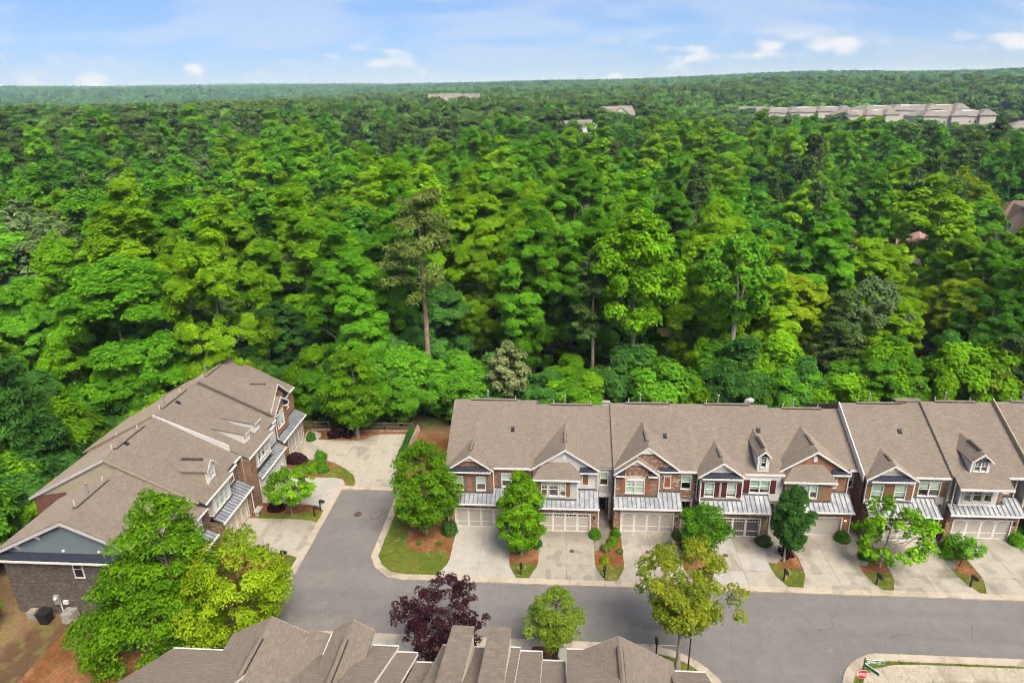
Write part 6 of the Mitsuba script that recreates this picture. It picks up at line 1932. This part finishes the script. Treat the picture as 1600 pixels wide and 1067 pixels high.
def far_house(label, px, dist, w, d, hw, hr, rot, wall='far_wall', roof='far_roof', name='far_house', cat='house', hip=0., zoff=0., wins=(3, 2), gables=0, flat_top=False, group=None):
    x, y = at_px(px, dist)
    k = thing(name, label, cat, group)
    z = float(ground_z(x, y)) - .3 + zoff
    M = np.eye(4); c, s = cos(rad(rot)), sin(rad(rot))
    M[:2, :2] = [[c, -s], [s, c]]; M[:3, 3] = [x, y, z]
    put(k, bx(-w / 2, w / 2, -d / 2, d / 2, 0, hw), wall, M)
    ro = [(-w / 2 - .5, -d / 2 - .5, hw), (w / 2 + .5, -d / 2 - .5, hw), (w / 2 + .5, d / 2 + .5, hw), (-w / 2 - .5, d / 2 + .5, hw)]
    ri = [(-w / 2 + hip - (.5 if hip == 0 else 0), 0, hw + hr), (w / 2 - hip + (.5 if hip == 0 else 0), 0, hw + hr)]
    if flat_top: ri = [(sx * (w / 2 - hip), sy * (d / 2 - hip), hw + hr) for sx in (-1, 1) for sy in (-1, 1)]
    rk = part(k, 'roof', hull(ro + [(a, b, c_ - .25) for a, b, c_ in ro] + ri), roof, M)
    if flat_top:
        nb = max(1, int(w / 20))
        for i in range(nb):
            a, b = -w / 2 + w * (i + .12) / nb, -w / 2 + w * (i + .8) / nb
            part(rk, 'flat_roof', bx(max(a, -w / 2 + hip + .5), min(b, w / 2 - hip - .5), -d / 2 + hip + .4, -d / 2 + hip + .4 + (d - 2 * hip) * (.5 + .4 * (i % 2)), hw + hr - .1, hw + hr + .12), 'far_white', M)
        for i in range(nb + 1):      # hipped pavilions that stand forward of the long front
            cx = -w / 2 + w * i / nb
            cx = min(max(cx, -w / 2 + 5), w / 2 - 5)
            part(k, 'pavilion', bx(cx - 5, cx + 5, -d / 2 - 2.5, -d / 2 + 3, 0, hw + .4), wall, M)
            part(k, 'pavilion_roof', hull([(cx + a * 5.6, -d / 2 + b, hw + .35 + c) for a in (-1, 1) for b in (-3.1, 8) for c in (0, .25)] + [(cx + a * 1.0, -d / 2 + b, hw + hr + 1.1) for a in (-1, 1) for b in (1.5, 6)]), roof, M)
    for g in range(gables):
        gx = -w / 2 + w * (g + .5) / gables
        part(k, 'gable', hull([(gx + a, yy, zz) for yy in (-d / 2 - 1.6, -d / 2 + .2) for a, zz in ((-w / gables * .3, 0), (w / gables * .3, 0), (-w / gables * .3, hw), (w / gables * .3, hw), (0, hw + hr * .8))]), wall, M)
        part(k, 'gable_roof', [slab([(gx, -d / 2 - 2, hw + hr * .86), (gx + sg * w / gables * .36, -d / 2 - 2, hw - .15), (gx + sg * w / gables * .36, 0, hw - .1), (gx, 0, hw + hr * .86)], .2) for sg in (-1, 1)], roof, M)
    n, fl = wins
    for f in range(fl):
        for i in range(n):
            wx = -w / 2 + w * (i + .5) / n
            yy = -d / 2 - (1.62 if gables and any(abs(wx - (-w / 2 + w * (g + .5) / gables)) < w / gables * .28 for g in range(gables)) else .02)
            wk = part(k, 'window', bx(wx - .62, wx + .62, yy - .05, yy + .04, .9 + f * 2.9, 2.5 + f * 2.9), 'trim_white', M)
            part(wk, 'pane', bx(wx - .5, wx + .5, yy - .07, yy - .01, 1.0 + f * 2.9, 2.4 + f * 2.9), 'dark_room', M)
    return k


far_house('brown roofed brick house at the right edge, among the trees', 1612, 225, 16, 11, 6, 4.2, -18, 'far_wall_tan', 'far_roof_brown', hip=4, gables=2, wins=(4, 2))
far_house('small pinkish roof showing through the trees, left of the brown roofed house', 1362, 170, 9, 8, 3.4, 2.6, 20, 'far_wall_tan', 'far_roof_pink', hip=0)
far_house('tan walled house gable half hidden behind bright trees at the right', 1448, 180, 7, 8, 5.2, 2.0, 60, 'far_wall', 'far_roof_pink', hip=0)
far_house('white gabled house with a tan roof, left one of the pair in the middle distance', 905, 335, 15, 10, 8, 4, 25, 'far_white', 'far_roof', gables=1, wins=(4, 3), zoff=11)
far_house('white gabled house with a grey roof, right one of the pair in the middle distance', 962, 420, 18, 11, 8, 5, 12, 'far_white', 'far_roof', gables=1, wins=(4, 2), zoff=10)
far_house('low tan roofed house left of the white gabled pair', 945, 405, 14, 10, 7, 3, 12, 'far_wall_tan', 'far_roof', wins=(4, 2), zoff=9)
for i, (px, w) in enumerate(((700, 20), (722, 24), (745, 20))):
    far_house(('pale row houses on the far rise, left block of three', 'pale row houses on the far rise, middle block of three', 'pale row houses on the far rise, right block of three')[i], px, 720, w, 12, 8, 4, 6, 'far_wall', 'far_roof', name='row_houses', cat='building', gables=3, wins=(6, 2), zoff=15)
for l, px, dist, w, d, hw, rot in (('long grey roofed apartment building with white flat roof strips, left of the far complex', 1235, 585, 66, 26, 11, 4), ('largest grey roofed apartment building in the middle of the far complex', 1390, 610, 74, 30, 13, -3),
                                   ('nearer apartment wing with a broad white flat roof, right part of the far complex', 1455, 575, 46, 28, 11, -6), ('lower apartment wing in front of the far complex, left of the bright trees', 1325, 570, 40, 24, 10, 5)):
    far_house(l, px, dist, w, d, hw, 3.2, rot, 'far_wall', 'far_roof', name='apartment_building', cat='apartment building', hip=6, wins=(14, 3), flat_top=True, zoff=4)
far_house('grey roofed apartment wing cut by the right edge of the picture', 1600, 470, 34, 22, 11, 4, -20, 'far_wall', 'far_roof', name='apartment_building', cat='apartment building', hip=6, wins=(8, 3), zoff=2)
far_house('small white roofed building in the gap left of the far complex', 1160, 630, 36, 18, 9, 4, 8, 'far_white', 'far_roof', name='apartment_building', cat='apartment building', hip=5, wins=(8, 2), zoff=4)
far_house('white roof top showing among the trees in the middle of the wood', 880, 252, 9, 6, 8, 1.6, 10, 'far_white', 'far_white', cat='house', zoff=3)
# bare clay lots
for x, y, r in ((116., 226., 8),):
    n = 26
    a = np.linspace(0, 2 * np.pi, n, endpoint=False)
    rr = r * (1 + .25 * (meshkit.noise(np.column_stack([np.cos(a) * 1.5 + x, np.sin(a) * 1.5, a * 0]), 4) - .5))
    P = np.column_stack([x + rr * np.cos(a), y + .8 * rr * np.sin(a)])
    zz = ground_z(P[:, 0], P[:, 1]) + .05
    v = np.vstack([np.column_stack([P, zz]), [[x, y, float(ground_z(x, y)) + .15]]])
    struct('bare_clay_lot', trimesh.Trimesh(v, [[i, (i + 1) % n, n] for i in range(n)], process=False), 'clay')

# ------------------------------------------------------------------ air
scene['haze_air'] = {'type': 'homogeneous', 'albedo': {'type': 'rgb', 'value': [0.95, 0.95, 0.95]}, 'sigma_t': {'type': 'rgb', 'value': [0.000065, 0.000082, 0.00013]}}
scene['haze'] = {'type': 'cube', 'bsdf': {'type': 'null'}, 'interior': {'type': 'ref', 'id': 'haze_air'}, 'to_world': T4().translate([0, 0, 63.]).scale([9000., 9000., 67.])}
labels['haze'] = {'kind': 'stuff'}
scene['camera']['medium'] = {'type': 'ref', 'id': 'haze_air'}
